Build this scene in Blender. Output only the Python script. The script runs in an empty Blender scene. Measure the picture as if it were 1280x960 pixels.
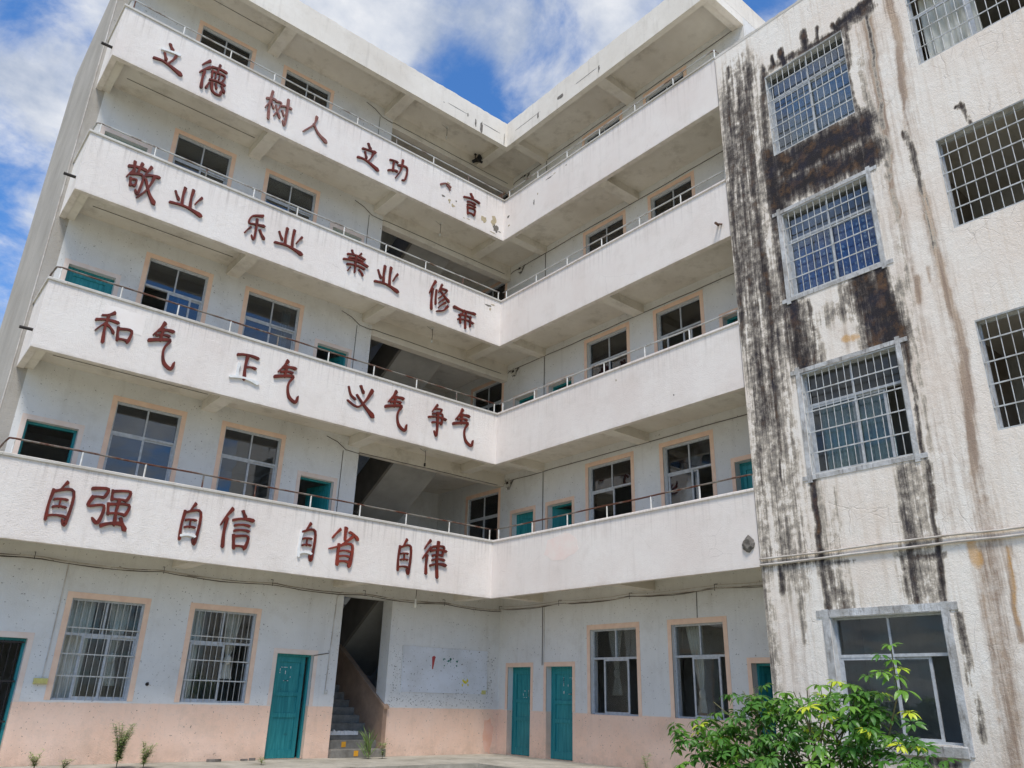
import bpy, math, random
import numpy as np
from mathutils import Vector, Matrix, noise
R = math.radians
random.seed(7)
scene = bpy.context.scene
col = scene.collection

# ------------------------------------------------------------------ camera
cam_d = bpy.data.cameras.new('camera')
cam = bpy.data.objects.new('camera', cam_d); col.objects.link(cam)
cam_d.sensor_width = 36.0; cam_d.lens = 977.71 / 1280 * 36
cam_d.clip_start = 0.05; cam_d.clip_end = 3000
cF = Vector((0.59195192, 0.71472191, 0.37251244)); cR = Vector((0.76323784, -0.6456008, 0.02583788)); cU = Vector((-0.25896123, -0.26902081, 0.92766744))
m = Matrix((cR, cU, -cF)).transposed().to_4x4(); m.translation = Vector((-12.3201, -15.466, 1.2321))
cam.matrix_world = m
scene.camera = cam

# ------------------------------------------------------------------ sun and sky
SUN_EL, SUN_DIR = R(60), Vector((-0.62, -0.78))
SUN_DIR.normalize()
sun_vec = Vector((SUN_DIR.x * math.cos(SUN_EL), SUN_DIR.y * math.cos(SUN_EL), math.sin(SUN_EL)))
sd = bpy.data.lights.new('sun', 'SUN'); sd.energy = 3.0; sd.angle = R(14); sd.color = (1.0, 0.94, 0.86)
so = bpy.data.objects.new('sun', sd); col.objects.link(so)
so.rotation_euler = (-sun_vec).to_track_quat('-Z', 'Y').to_euler()

W = bpy.data.worlds.new('World'); scene.world = W; W.use_nodes = True
nt = W.node_tree; nt.nodes.clear()
def N(t, nt=nt, **k):
    n = nt.nodes.new(t)
    for a, b in k.items(): setattr(n, a, b)
    return n
def lk(a, b, nt=nt): nt.links.new(a, b)
out = N('ShaderNodeOutputWorld'); bg = N('ShaderNodeBackground'); bg.inputs['Strength'].default_value = 0.1
sky = N('ShaderNodeTexSky', sky_type='NISHITA'); sky.sun_disc = False; sky.sun_elevation = SUN_EL
sky.sun_rotation = math.atan2(SUN_DIR.x, SUN_DIR.y) % (2 * math.pi); sky.air_density = 1.0; sky.dust_density = 0.4; sky.ozone_density = 2.5
tc = N('ShaderNodeTexCoord')
sep = N('ShaderNodeSeparateXYZ'); lk(tc.outputs['Generated'], sep.inputs[0])
def M(op, a, b=None, c=None, nt=nt, clamp=False):
    n = N('ShaderNodeMath', nt, operation=op); n.use_clamp = clamp
    for i, v in enumerate((a, b, c)):
        if v is None: continue
        if isinstance(v, (int, float)): n.inputs[i].default_value = v
        else: lk(v, n.inputs[i], nt)
    return n.outputs[0]
den = M('ADD', M('MAXIMUM', sep.outputs[2], 0.0), 0.22)
cmb = N('ShaderNodeCombineXYZ'); lk(M('DIVIDE', sep.outputs[0], den), cmb.inputs[0]); lk(M('DIVIDE', sep.outputs[1], den), cmb.inputs[1])
n1 = N('ShaderNodeTexNoise'); n1.inputs['Scale'].default_value = 4.6; n1.inputs['Detail'].default_value = 10; n1.inputs['Roughness'].default_value = 0.62; n1.inputs['Distortion'].default_value = 0.35
lk(cmb.outputs[0], n1.inputs['Vector'])
n2 = N('ShaderNodeTexNoise'); n2.inputs['Scale'].default_value = 5.5; n2.inputs['Detail'].default_value = 8; n2.inputs['Roughness'].default_value = 0.6
lk(cmb.outputs[0], n2.inputs['Vector'])
cov = n1.outputs[0]
# gaps of blue sky between the clouds (directions)
for d, amp, k in [((0.02, 0.905, 0.40), 0.24, 260), ((0.405, 0.60, 0.69), 0.17, 500), ((0.43, 0.615, 0.66), 0.20, 700), ((0.60, 0.34, 0.725), 0.16, 300),
                  ((-0.02, 0.78, 0.62), 0.12, 700), ((0.052, 0.865, 0.50), 0.02, 1400), ((-0.7, -0.2, 0.68), 0.2, 8), ((0.3, -0.75, 0.6), 0.16, 12), ((-0.4, -0.75, 0.42), 0.22, 14)]:
    v = Vector(d).normalized()
    dp = N('ShaderNodeVectorMath', operation='DOT_PRODUCT'); lk(tc.outputs['Generated'], dp.inputs[0]); dp.inputs[1].default_value = v
    e = M('POWER', M('MAXIMUM', dp.outputs['Value'], 0.0), k)
    cov = M('SUBTRACT', cov, M('MULTIPLY', e, amp))
mr = N('ShaderNodeMapRange', interpolation_type='SMOOTHSTEP'); lk(cov, mr.inputs[0]); mr.inputs[1].default_value = 0.25; mr.inputs[2].default_value = 0.55
cl = N('ShaderNodeMapRange'); lk(n2.outputs[0], cl.inputs[0]); cl.inputs[1].default_value = 0.36; cl.inputs[2].default_value = 0.62
cmix = N('ShaderNodeMix', data_type='RGBA'); lk(cl.outputs[0], cmix.inputs[0])
cmix.inputs[6].default_value = (3.7, 4.25, 5.3, 1); cmix.inputs[7].default_value = (7.3, 7.4, 7.6, 1)
hs = N('ShaderNodeMix', data_type='RGBA', blend_type='MULTIPLY'); hs.inputs[0].default_value = 1
lk(sky.outputs[0], hs.inputs[6]); hs.inputs[7].default_value = (0.72, 1.25, 1.75, 1)
mx = N('ShaderNodeMix', data_type='RGBA'); lk(M('MULTIPLY', mr.outputs[0], 0.95), mx.inputs[0]); lk(hs.outputs[2], mx.inputs[6]); lk(cmix.outputs[2], mx.inputs[7])
lk(mx.outputs[2], bg.inputs['Color']); lk(bg.outputs[0], out.inputs[0])
scene.view_settings.view_transform = 'Standard'; scene.view_settings.look = 'None'
scene.view_settings.exposure = 0.30; scene.view_settings.gamma = 1.0

# ------------------------------------------------------------------ materials
def srgb(r, g, b):
    f = lambda c: (c / 255 / 12.92) if c / 255 <= 0.04045 else ((c / 255 + 0.055) / 1.055) ** 2.4
    return (f(r), f(g), f(b), 1)
class Mt:
    def __init__(s, name):
        s.m = bpy.data.materials.new(name); s.m.use_nodes = True; s.nt = s.m.node_tree
        s.b = s.nt.nodes['Principled BSDF']; s.pos = s.n('ShaderNodeNewGeometry').outputs['Position']
    def n(s, t, **k): return N(t, s.nt, **k)
    def l(s, a, b): s.nt.links.new(a, b)
    def vec(s, sc): 
        mp = s.n('ShaderNodeMapping'); s.l(s.pos, mp.inputs[0]); mp.inputs['Scale'].default_value = sc; return mp.outputs[0]
    def noise(s, scale, detail=4, rough=0.55, vec=None, dist=0):
        n = s.n('ShaderNodeTexNoise'); n.inputs['Scale'].default_value = scale; n.inputs['Detail'].default_value = detail
        n.inputs['Roughness'].default_value = rough; n.inputs['Distortion'].default_value = dist
        s.l(vec or s.pos, n.inputs['Vector']); return n.outputs[0]
    def rng(s, v, a, b, c=0.0, d=1.0, smooth=False):
        n = s.n('ShaderNodeMapRange'); 
        if smooth: n.interpolation_type = 'SMOOTHSTEP'
        s.l(v, n.inputs[0]); 
        for i, x in enumerate((a, b, c, d)): n.inputs[i + 1].default_value = x
        return n.outputs[0]
    def mix(s, f, a, b, bt='MIX'):
        n = s.n('ShaderNodeMix', data_type='RGBA', blend_type=bt)
        for v, i in ((f, 0), (a, 6), (b, 7)):
            if isinstance(v, (int, float, tuple)): n.inputs[i].default_value = v
            else: s.l(v, n.inputs[i])
        return n.outputs[2]
    def math(s, op, a, b=None, clamp=False): return M(op, a, b, nt=s.nt, clamp=clamp)
    def bump(s, h, st, dist=0.02, prev=None):
        n = s.n('ShaderNodeBump'); n.inputs['Strength'].default_value = st; n.inputs['Distance'].default_value = dist
        s.l(h, n.inputs['Height']); 
        if prev is not None: s.l(prev, n.inputs['Normal'])
        return n.outputs[0]
    def done(s, colr, rough=0.85, nrm=None, spec=0.3, metal=0):
        if isinstance(colr, tuple): s.b.inputs['Base Color'].default_value = colr
        else: s.l(colr, s.b.inputs['Base Color'])
        if isinstance(rough, (int, float)): s.b.inputs['Roughness'].default_value = rough
        else: s.l(rough, s.b.inputs['Roughness'])
        if nrm is not None: s.l(nrm, s.b.inputs['Normal'])
        s.b.inputs['Specular IOR Level'].default_value = spec; s.b.inputs['Metallic'].default_value = metal
        return s.m

def plaster(name, c, c2, dado=None, chips=0.0, streak=0.25, bumpy=0.5, grime=0.3, drips=0):
    s = Mt(name)
    base = s.mix(s.rng(s.noise(0.55, 5, 0.6), 0.35, 0.68), c, c2)
    base = s.mix(s.rng(s.noise(7, 4, 0.65), 0.45, 0.75, 0, 0.35), base, c2)
    if dado:
        sx = s.n('ShaderNodeSeparateXYZ'); s.l(s.pos, sx.inputs[0])
        z = s.math('ADD', sx.outputs[2], s.math('MULTIPLY', s.math('SUBTRACT', s.noise(6, 3), 0.5), 0.03))
        d1 = s.mix(s.rng(s.noise(0.9, 5, 0.6), 0.35, 0.7), dado[0], dado[1])
        # worn pale scuffing of the painted band and a grimy foot
        d1 = s.mix(s.rng(s.noise(14, 5, 0.7), 0.52, 0.72, 0, 0.45), d1, srgb(214, 190, 172))
        foot = s.math('MULTIPLY', s.rng(z, -0.1, 0.32, 1, 0), s.rng(s.noise(3.0, 5, 0.7), 0.35, 0.65))
        d1 = s.mix(s.math('MULTIPLY', foot, 0.5), d1, srgb(150, 128, 108))
        base = s.mix(s.rng(z, 0.945, 0.965, 1, 0), base, d1)
    if streak:
        st = s.noise(1, 5, 0.62, s.vec((5.5, 5.5, 0.45)))
        base = s.mix(s.math('MULTIPLY', s.rng(st, 0.55, 0.78), streak), base, srgb(134, 124, 110))
    if grime:
        g = s.math('MULTIPLY', s.rng(s.noise(1.7, 7, 0.72), 0.52, 0.75), grime)
        base = s.mix(g, base, srgb(160, 150, 134))
    if drips:
        # rain dirt running down from under each coping, hairline cracks
        sz = s.n('ShaderNodeSeparateXYZ'); s.l(s.pos, sz.inputs[0])
        t_ = s.math('MULTIPLY', s.math('FRACT', s.math('DIVIDE', s.math('SUBTRACT', sz.outputs[2], 3.47), 3.4)), 3.4)
        top = s.rng(t_, 0.75, 1.40); run = s.rng(s.noise(1, 5, 0.6, s.vec((16, 16, 0.5))), 0.50, 0.68)
        base = s.mix(s.math('MULTIPLY', s.math('MULTIPLY', top, run), drips), base, srgb(150, 140, 128))
        low = s.math('MULTIPLY', s.rng(t_, 0.0, 0.10, 1, 0), s.rng(s.noise(3, 4, 0.7), 0.4, 0.6))
        base = s.mix(s.math('MULTIPLY', low, drips * 0.8), base, srgb(150, 138, 122))
        vo = s.n('ShaderNodeTexVoronoi', feature='DISTANCE_TO_EDGE'); vo.inputs['Scale'].default_value = 1.3
        wv = s.n('ShaderNodeMix', data_type='VECTOR'); wv.inputs[0].default_value = 0.12; s.l(s.pos, wv.inputs[4])
        nn = s.n('ShaderNodeTexNoise'); nn.inputs['Scale'].default_value = 3; nn.inputs['Detail'].default_value = 6; s.l(s.pos, nn.inputs['Vector']); s.l(nn.outputs['Color'], wv.inputs[5]); s.l(wv.outputs[1], vo.inputs['Vector'])
        ck2 = s.math('MULTIPLY', s.rng(vo.outputs['Distance'], 0.001, 0.005, 1, 0), s.rng(s.noise(0.8, 3), 0.54, 0.60))
        base = s.mix(s.math('MULTIPLY', ck2, 0.22), base, srgb(120, 106, 96))
    h = s.math('ADD', s.math('MULTIPLY', s.noise(42, 6, 0.72), 1.0), s.math('MULTIPLY', s.noise(9, 3, 0.6), 0.5))
    if chips:
        k = s.noise(26, 2, 0.5); zone = s.rng(s.noise(1.1, 3), 0.35, 0.65, 0.02, 0.0)
        ck = s.math('GREATER_THAN', s.math('ADD', k, s.math('MULTIPLY', zone, -1.0)), 0.735 - chips * 0.03)
        base = s.mix(s.math('MULTIPLY', ck, 0.75), base, srgb(92, 84, 76))
        h = s.math('SUBTRACT', h, ck)
    nr = s.bump(h, bumpy, 0.02)
    return s.done(base, 0.9, nr, 0.25)
m_wall = plaster('painted_plaster', srgb(225, 224, 221), srgb(211, 209, 205), (srgb(242, 210, 188), srgb(236, 198, 172)), chips=1.0, bumpy=0.45, streak=0.16, grime=0.28)
m_wall_in = plaster('inner_plaster', srgb(214, 215, 214), srgb(190, 189, 186), None, 0.3, 0.2, 0.2)
m_par = plaster('rough_white_render', srgb(236, 230, 223), srgb(227, 217, 209), None, 0.0, 0.14, 0.85, 0.2, 0.45)
m_parB = plaster('white_render', srgb(231, 224, 217), srgb(221, 210, 202), None, 0.0, 0.12, 0.35, 0.2, 0.35)
m_cop = plaster('coping_render', srgb(214, 210, 203), srgb(186, 180, 170), None, 0.6, 0.3, 0.6, 0.5)
m_soff = plaster('soffit_plaster', srgb(226, 220, 209), srgb(206, 198, 185), None, 0.0, 0.0, 0.2, 0.65)
m_end = plaster('grey_render', srgb(184, 178, 169), srgb(160, 154, 145), None, 0.4, 0.3, 0.8, 0.4)
m_fascia = plaster('roof_fascia_render', srgb(232, 226, 216), srgb(214, 206, 194), None, 0.2, 0.3, 0.4, 0.3)
def simple(name, c, rough=0.6, c2=None, sc=6, bump=0, spec=0.4, metal=0):
    s = Mt(name); colr = c
    f = s.noise(sc, 5, 0.65)
    colr = s.mix(s.rng(f, 0.35, 0.68), c, c2 or tuple(x * 0.75 for x in c[:3]) + (1,))
    return s.done(colr, rough, s.bump(s.noise(sc * 5, 3), bump, 0.01) if bump else None, spec, metal)
m_alu = simple('aluminium', srgb(190, 193, 196), 0.45, srgb(160, 163, 166), 12, spec=0.5)
m_band = simple('peach_paint', srgb(236, 205, 180), 0.8, srgb(226, 190, 166), 5, 0.2)
m_band2 = simple('pale_peach_paint', srgb(228, 212, 200), 0.8, srgb(222, 200, 184), 5, 0.2)
m_teal = Mt('teal_paint')
_c = m_teal.mix(m_teal.rng(m_teal.noise(1, 5, 0.65, m_teal.vec((22, 22, 1.6))), 0.38, 0.7), srgb(22, 118, 124), srgb(52, 148, 150))
_c = m_teal.mix(m_teal.rng(m_teal.noise(9, 5, 0.7), 0.6, 0.72, 0, 0.5), _c, srgb(30, 74, 76))
m_teal = m_teal.done(_c, 0.55, m_teal.bump(m_teal.noise(1, 3, 0.6, m_teal.vec((60, 60, 3))), 0.2, 0.005), 0.4)
m_bar = simple('steel_bar', srgb(196, 198, 198), 0.4, srgb(150, 148, 142), 9, spec=0.5)
m_bar2 = simple('white_bar', srgb(205, 205, 200), 0.5, srgb(176, 170, 160), 9, spec=0.4)
s = Mt('rusty_rail'); f = s.rng(s.noise(2.6, 5, 0.7), 0.42, 0.56)
m_rail = s.done(s.mix(f, srgb(120, 116, 108), srgb(84, 44, 26)), 0.6, None, 0.4)
s = Mt('worn_rail'); f = s.rng(s.noise(2.2, 5, 0.7), 0.5, 0.66)
m_rail2 = s.done(s.mix(f, srgb(176, 176, 172), srgb(104, 82, 66)), 0.55, None, 0.4)
m_post = simple('white_post', srgb(226, 226, 222), 0.5, srgb(190, 184, 172), 10)
m_dark = simple('dark_iron', srgb(48, 42, 40), 0.6)
m_wire = simple('dark_cable', srgb(66, 58, 52), 0.7, srgb(104, 96, 86), 3)
m_pvc = simple('pale_conduit', srgb(206, 200, 192), 0.5, srgb(160, 148, 136), 3)
m_conc = Mt('concrete'); _c = m_conc.mix(m_conc.rng(m_conc.noise(1.2, 7, 0.68), 0.35, 0.68), srgb(178, 172, 160), srgb(134, 130, 118))
_c = m_conc.mix(m_conc.rng(m_conc.noise(9, 5, 0.7), 0.55, 0.75, 0, 0.6), _c, srgb(84, 84, 70))
m_conc = m_conc.done(_c, 0.9, m_conc.bump(m_conc.noise(18, 5, 0.65), 0.5, 0.02), 0.3)
m_step = simple('stair_concrete', srgb(136, 132, 124), 0.85, srgb(104, 100, 92), 6, 0.4)
m_brown = simple('worn_brown_plaster', srgb(178, 148, 124), 0.85, srgb(148, 122, 104), 2.5, 0.3)
m_under = simple('grey_underside', srgb(176, 175, 171), 0.9, srgb(156, 154, 150), 1.5, 0.1)
m_balus = simple('dark_grey_plaster', srgb(124, 120, 115), 0.9, srgb(104, 100, 96), 2, 0.2)
m_orange = simple('orange_mark', srgb(222, 160, 44), 0.7, srgb(200, 140, 40), 8)
m_white = simple('white_lime', srgb(232, 232, 230), 0.8, srgb(210, 210, 208), 12)
m_red = Mt('dark_red_lettering'); _c = m_red.mix(m_red.rng(m_red.noise(5, 5, 0.7), 0.4, 0.7), srgb(108, 40, 28), srgb(74, 30, 24))
m_red = m_red.done(_c, 0.6, None, 0.3)
m_red2 = simple('rust_red_lettering', srgb(138, 54, 36), 0.6, srgb(108, 38, 28), 5)
m_fade = simple('faded_red_lettering', srgb(138, 98, 88), 0.7, srgb(112, 60, 54), 9)
m_flake = simple('bare_render', srgb(196, 178, 140), 0.9, srgb(150, 140, 122), 18, 0.5)
m_grey = simple('bare_grey_cement', srgb(128, 122, 114), 0.9, srgb(88, 82, 76), 12, 0.7)
m_patch = simple('smooth_white_patch', srgb(236, 230, 224), 0.88, srgb(228, 219, 211), 1.5, 0.3)
m_pinkp = simple('pink_patch', srgb(231, 211, 202), 0.9, srgb(231, 220, 211), 3, 0.3)
m_ystain = simple('yellow_plastic', srgb(214, 206, 128), 0.5, srgb(190, 180, 110), 10)
m_cream = Mt('trim_cement'); _c = m_cream.mix(m_cream.rng(m_cream.noise(2.2, 7, 0.72), 0.36, 0.64), srgb(204, 205, 206), srgb(150, 147, 142))
_c = m_cream.mix(m_cream.rng(m_cream.noise(1, 6, 0.7, m_cream.vec((16, 16, 3))), 0.52, 0.68, 0, 0.75), _c, srgb(96, 88, 82))
m_cream = m_cream.done(_c, 0.9, m_cream.bump(m_cream.noise(20, 5, 0.7), 0.5, 0.02), 0.2)
m_blackp = simple('black_plastic', srgb(28, 28, 30), 0.5)
m_bulb = simple('frosted_bulb', srgb(236, 232, 220), 0.25, srgb(226, 222, 210), 10, spec=0.6)
m_notice = Mt('chipped_notice_plaster')
_c = m_notice.mix(m_notice.rng(m_notice.noise(1.3, 5, 0.6), 0.4, 0.65), srgb(220, 222, 226), srgb(204, 204, 204))
_c = m_notice.mix(m_notice.math('GREATER_THAN', m_notice.noise(22, 3, 0.6), 0.66), _c, srgb(104, 98, 92))
m_notice = m_notice.done(_c, 0.9, m_notice.bump(m_notice.noise(20, 3), 0.4, 0.01), 0.3)
def cloth(name, c, c2, dots=False):
    s = Mt(name); f = s.rng(s.noise(3, 4), 0.35, 0.65)
    cc = s.mix(f, c, c2)
    if dots:
        v = s.n('ShaderNodeTexVoronoi'); v.inputs['Scale'].default_value = 9; v.inputs['Randomness'].default_value = 0.25; s.l(s.pos, v.inputs['Vector'])
        cc = s.mix(s.rng(v.outputs['Distance'], 0.22, 0.34, 1, 0), cc, dots)
    m = s.done(cc, 0.9, None, 0.2)
    s.b.inputs['Subsurface Weight'].default_value = 0.0
    return m
m_curt = cloth('white_curtain_cloth', srgb(226, 224, 214), srgb(202, 200, 188))
m_curtblue = cloth('blue_patterned_cloth', srgb(66, 108, 180), srgb(48, 86, 156), srgb(160, 190, 226))
m_curtgreen = cloth('green_patterned_cloth', srgb(126, 152, 152), srgb(96, 128, 140), srgb(150, 172, 168))
m_curtsky = cloth('pale_blue_cloth', srgb(168, 182, 188), srgb(140, 158, 168))
def glass(name, tint, gl=0.9):
    s = Mt(name); nt2 = s.nt
    t = s.n('ShaderNodeBsdfTransparent'); t.inputs[0].default_value = tint
    g = s.n('ShaderNodeBsdfGlossy'); g.inputs['Roughness'].default_value = 0.015
    s.l(s.bump(s.noise(1.1, 2), 0.06, 0.05), g.inputs['Normal'])
    fr = s.n('ShaderNodeFresnel'); fr.inputs[0].default_value = 1.55
    d = s.n('ShaderNodeBsdfDiffuse'); d.inputs[0].default_value = srgb(150, 150, 145)
    mxs = s.n('ShaderNodeMixShader'); s.l(s.math('MULTIPLY', fr.outputs[0], gl), mxs.inputs[0]); s.l(t.outputs[0], mxs.inputs[1]); s.l(g.outputs[0], mxs.inputs[2])
    dm = s.n('ShaderNodeMixShader'); s.l(s.rng(s.noise(4, 6, 0.7), 0.4, 0.8, 0.004, 0.05), dm.inputs[0]); s.l(mxs.outputs[0], dm.inputs[1]); s.l(d.outputs[0], dm.inputs[2])
    s.l(dm.outputs[0], s.nt.nodes['Material Output'].inputs[0]); return s.m
m_glass = glass('window_glass', (0.55, 0.62, 0.68, 1), 2.0)
m_glassg = glass('clear_glass', (0.88, 0.90, 0.90, 1), 0.7)
def leafm(name, c, c2, c3):
    s = Mt(name); oi = s.n('ShaderNodeObjectInfo')
    cc = s.mix(oi.outputs['Random'], c, c2); cc = s.mix(s.rng(s.noise(9, 3), 0.4, 0.7, 0, 0.5), cc, c3)
    m = s.done(cc, 0.38, None, 0.5)
    tr = s.n('ShaderNodeBsdfTranslucent'); s.l(cc, tr.inputs[0])
    mxs = s.n('ShaderNodeMixShader'); mxs.inputs[0].default_value = 0.28
    s.l(s.b.outputs[0], mxs.inputs[1]); s.l(tr.outputs[0], mxs.inputs[2]); s.l(mxs.outputs[0], s.nt.nodes['Material Output'].inputs[0]); return m
m_leaf = leafm('green_leaf', srgb(58, 108, 40), srgb(112, 156, 54), srgb(78, 126, 46))
m_leafy = leafm('yellow_green_leaf', srgb(170, 196, 50), srgb(212, 214, 60), srgb(140, 180, 50))
m_leafd = leafm('dull_leaf', srgb(150, 170, 106), srgb(176, 188, 122), srgb(128, 146, 90))
m_leafh = leafm('grass_leaf', srgb(96, 132, 62), srgb(128, 150, 76), srgb(84, 110, 54))
m_stem = simple('green_brown_stem', srgb(104, 96, 68), 0.8, srgb(80, 86, 54), 8)

# ------------------------------------------------------------------ mesh helpers
class MB:
    def __init__(s): s.v = []; s.f = []; s.sm = False
    def box(s, x0, x1, y0, y1, z0, z1):
        n = len(s.v)
        s.v += [(x0, y0, z0), (x1, y0, z0), (x1, y1, z0), (x0, y1, z0), (x0, y0, z1), (x1, y0, z1), (x1, y1, z1), (x0, y1, z1)]
        s.f += [tuple(n + i for i in q) for q in ((3, 2, 1, 0), (4, 5, 6, 7), (0, 1, 5, 4), (1, 2, 6, 5), (2, 3, 7, 6), (3, 0, 4, 7))]
        return s
    def bbox(s, x0, x1, y0, y1, z0, z1, b=0.008):
        # box with chamfered edges along its front/top
        bm_v = len(s.v)
        xs = (x0, x1); 
        prof = [(y0, z0 + b), (y0, z1 - b), (y0 + b, z1), (y1 - b, z1), (y1, z1 - b), (y1, z0 + b), (y1 - b, z0), (y0 + b, z0)]
        for x in xs:
            for y, z in prof: s.v.append((x, y, z))
        k = len(prof)
        for i in range(k): j = (i + 1) % k; s.f.append((bm_v + i, bm_v + k + i, bm_v + k + j, bm_v + j))
        s.f.append(tuple(bm_v + i for i in range(k))); s.f.append(tuple(bm_v + k + i for i in reversed(range(k))))
        return s
    def prism(s, pts, ax, a0, a1):
        # extrude polygon pts (2D) along axis ax
        n = len(s.v); k = len(pts)
        for a in (a0, a1):
            for p, q in pts: s.v.append((a, p, q) if ax == 0 else (p, a, q) if ax == 1 else (p, q, a))
        s.f.append(tuple(n + i for i in reversed(range(k)))); s.f.append(tuple(n + k + i for i in range(k)))
        for i in range(k): j = (i + 1) % k; s.f.append((n + i, n + j, n + k + j, n + k + i))
        return s
    def tube(s, pts, r, sides=6, cap=True, r2=None):
        pts = [Vector(p) for p in pts]; n0 = len(s.v); K = len(pts)
        for i, p in enumerate(pts):
            d = (pts[min(i + 1, K - 1)] - pts[max(i - 1, 0)]).normalized()
            a = d.cross(Vector((0, 0, 1)) if abs(d.z) < 0.9 else Vector((1, 0, 0))).normalized(); b = d.cross(a)
            rr = r if r2 is None else r + (r2 - r) * i / (K - 1)
            for j in range(sides):
                t = 2 * math.pi * j / sides; q = p + a * math.cos(t) * rr + b * math.sin(t) * rr; s.v.append(tuple(q))
        for i in range(K - 1):
            for j in range(sides):
                a = n0 + i * sides + j; b = n0 + i * sides + (j + 1) % sides; s.f.append((a, b, b + sides, a + sides))
        if cap:
            s.f.append(tuple(n0 + j for j in reversed(range(sides)))); s.f.append(tuple(n0 + (K - 1) * sides + j for j in range(sides)))
        return s
    def mesh(s, name, mat):
        me = bpy.data.meshes.new(name); me.from_pydata(s.v, [], s.f); me.materials.append(mat)
        import bmesh
        bm = bmesh.new(); bm.from_mesh(me); bmesh.ops.recalc_face_normals(bm, faces=bm.faces); bm.to_mesh(me); bm.free()
        if s.sm: me.polygons.foreach_set('use_smooth', [True] * len(me.polygons))
        me.update(); return me
    def build(s, name, mat, parent=None, loc=(0, 0, 0), rz=0.0):
        return link(name, s.mesh(name, mat), parent, loc, rz)
def link(name, me, parent=None, loc=(0, 0, 0), rz=0.0):
    o = bpy.data.objects.new(name, me); col.objects.link(o); o.parent = parent; o.location = loc; o.rotation_euler = (0, 0, rz); return o
def empty(name, label, cat, loc=(0, 0, 0), rz=0.0, group=None):
    o = bpy.data.objects.new(name, None); col.objects.link(o); o.location = loc; o.rotation_euler = (0, 0, rz); return tag(o, label, cat, group)
def tag(o, label=None, cat=None, group=None, kind=None):
    for k, v in (('label', label), ('category', cat), ('group', group), ('kind', kind)):
        if v: o[k] = v
    return o
class Fac:   # a facade: local X runs to the right as one faces it, local Y goes into the building
    def __init__(s, ox, oy, rz): s.ox, s.oy, s.rz = ox, oy, rz
    def loc(s, x, y=0, z=0):
        c, n = math.cos(s.rz), math.sin(s.rz); return (s.ox + x * c - y * n, s.oy + x * n + y * c, z)
YA, XB = 1.33, 1.41
FA, FA0 = Fac(0, YA, 0), Fac(0, 0, 0)
FB, FB0 = Fac(XB, 0, -math.pi / 2), Fac(0, 0, -math.pi / 2)
FN = Fac(-0.03, 0, -math.pi / 2)
G0 = -0.07
FL = {1: G0, 2: 3.92, 3: 7.32, 4: 10.72, 5: 14.12, 6: 17.52}

def wall_sheet(mb, x0, x1, z0, z1, holes, t=0.24, y=0.0):
    xs = sorted({x0, x1, *[min(max(h[i], x0), x1) for h in holes for i in (0, 1)]}); zs = sorted({z0, z1, *[min(max(h[i], z0), z1) for h in holes for i in (2, 3)]})
    idx = {}
    def V(x, yy, z):
        k = (round(x, 4), round(yy, 4), round(z, 4))
        if k not in idx: idx[k] = len(mb.v); mb.v.append((x, yy, z))
        return idx[k]
    def solid(i, j):
        if i < 0 or j < 0 or i >= len(xs) - 1 or j >= len(zs) - 1: return False
        cx, cz = (xs[i] + xs[i + 1]) / 2, (zs[j] + zs[j + 1]) / 2
        return not any(h[0] < cx < h[1] and h[2] < cz < h[3] for h in holes)
    for i in range(len(xs) - 1):
        for j in range(len(zs) - 1):
            if not solid(i, j): continue
            a, b, c, d = xs[i], xs[i + 1], zs[j], zs[j + 1]
            mb.f.append((V(a, y, c), V(b, y, c), V(b, y, d), V(a, y, d))); mb.f.append((V(a, y + t, d), V(b, y + t, d), V(b, y + t, c), V(a, y + t, c)))
            if not solid(i - 1, j): mb.f.append((V(a, y, c), V(a, y, d), V(a, y + t, d), V(a, y + t, c)))
            if not solid(i + 1, j): mb.f.append((V(b, y, d), V(b, y, c), V(b, y + t, c), V(b, y + t, d)))
            if not solid(i, j - 1): mb.f.append((V(b, y, c), V(a, y, c), V(a, y + t, c), V(b, y + t, c)))
            if not solid(i, j + 1): mb.f.append((V(a, y, d), V(b, y, d), V(b, y + t, d), V(a, y + t, d)))
    return mb

# ------------------------------------------------------------------ ground (setting)
g = MB(); g.v = [(-900, -900, -0.25), (900, -900, -0.25), (900, 900, -0.25), (-900, 900, -0.25)]; g.f = [(0, 1, 2, 3)]
s = Mt('courtyard_ground'); c_ = s.mix(s.rng(s.noise(0.35, 8, 0.7), 0.42, 0.62), srgb(182, 176, 160), srgb(128, 130, 96))
c_ = s.mix(s.rng(s.noise(6, 6, 0.7), 0.5, 0.75, 0, 0.6), c_, srgb(88, 80, 66))
m_ground = s.done(c_, 0.95, s.bump(s.noise(12, 6, 0.7), 0.6, 0.03), 0.2)
tag(g.build('ground', m_ground), kind='structure')
w = MB()
random.seed(3)
pts = [(-18, 1.40), (-18, -0.95)]
x = -18
while x < -1.15:
    x += random.uniform(0.5, 1.1); pts.append((min(x, -1.1), -0.9 + random.uniform(-0.06, 0.06) - (0.25 if random.random() < 0.15 else 0)))
y = -0.95
while y > -16:
    pts.append((-0.95 + random.uniform(-0.05, 0.05), y)); y -= random.uniform(0.6, 1.2)
pts += [(-0.95, -16), (1.45, -16), (1.45, 1.40)]
w.prism(pts, 2, -0.6, G0)
tag(w.build('walkway', m_conc), kind='structure')
dr = MB()
dr.box(-18, -1.25, -1.42, -1.30, -0.27, -0.13).box(-1.42, -1.25, -16, -1.30, -0.27, -0.135)
tag(dr.build('drain_kerb', m_grey), kind='structure')

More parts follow.
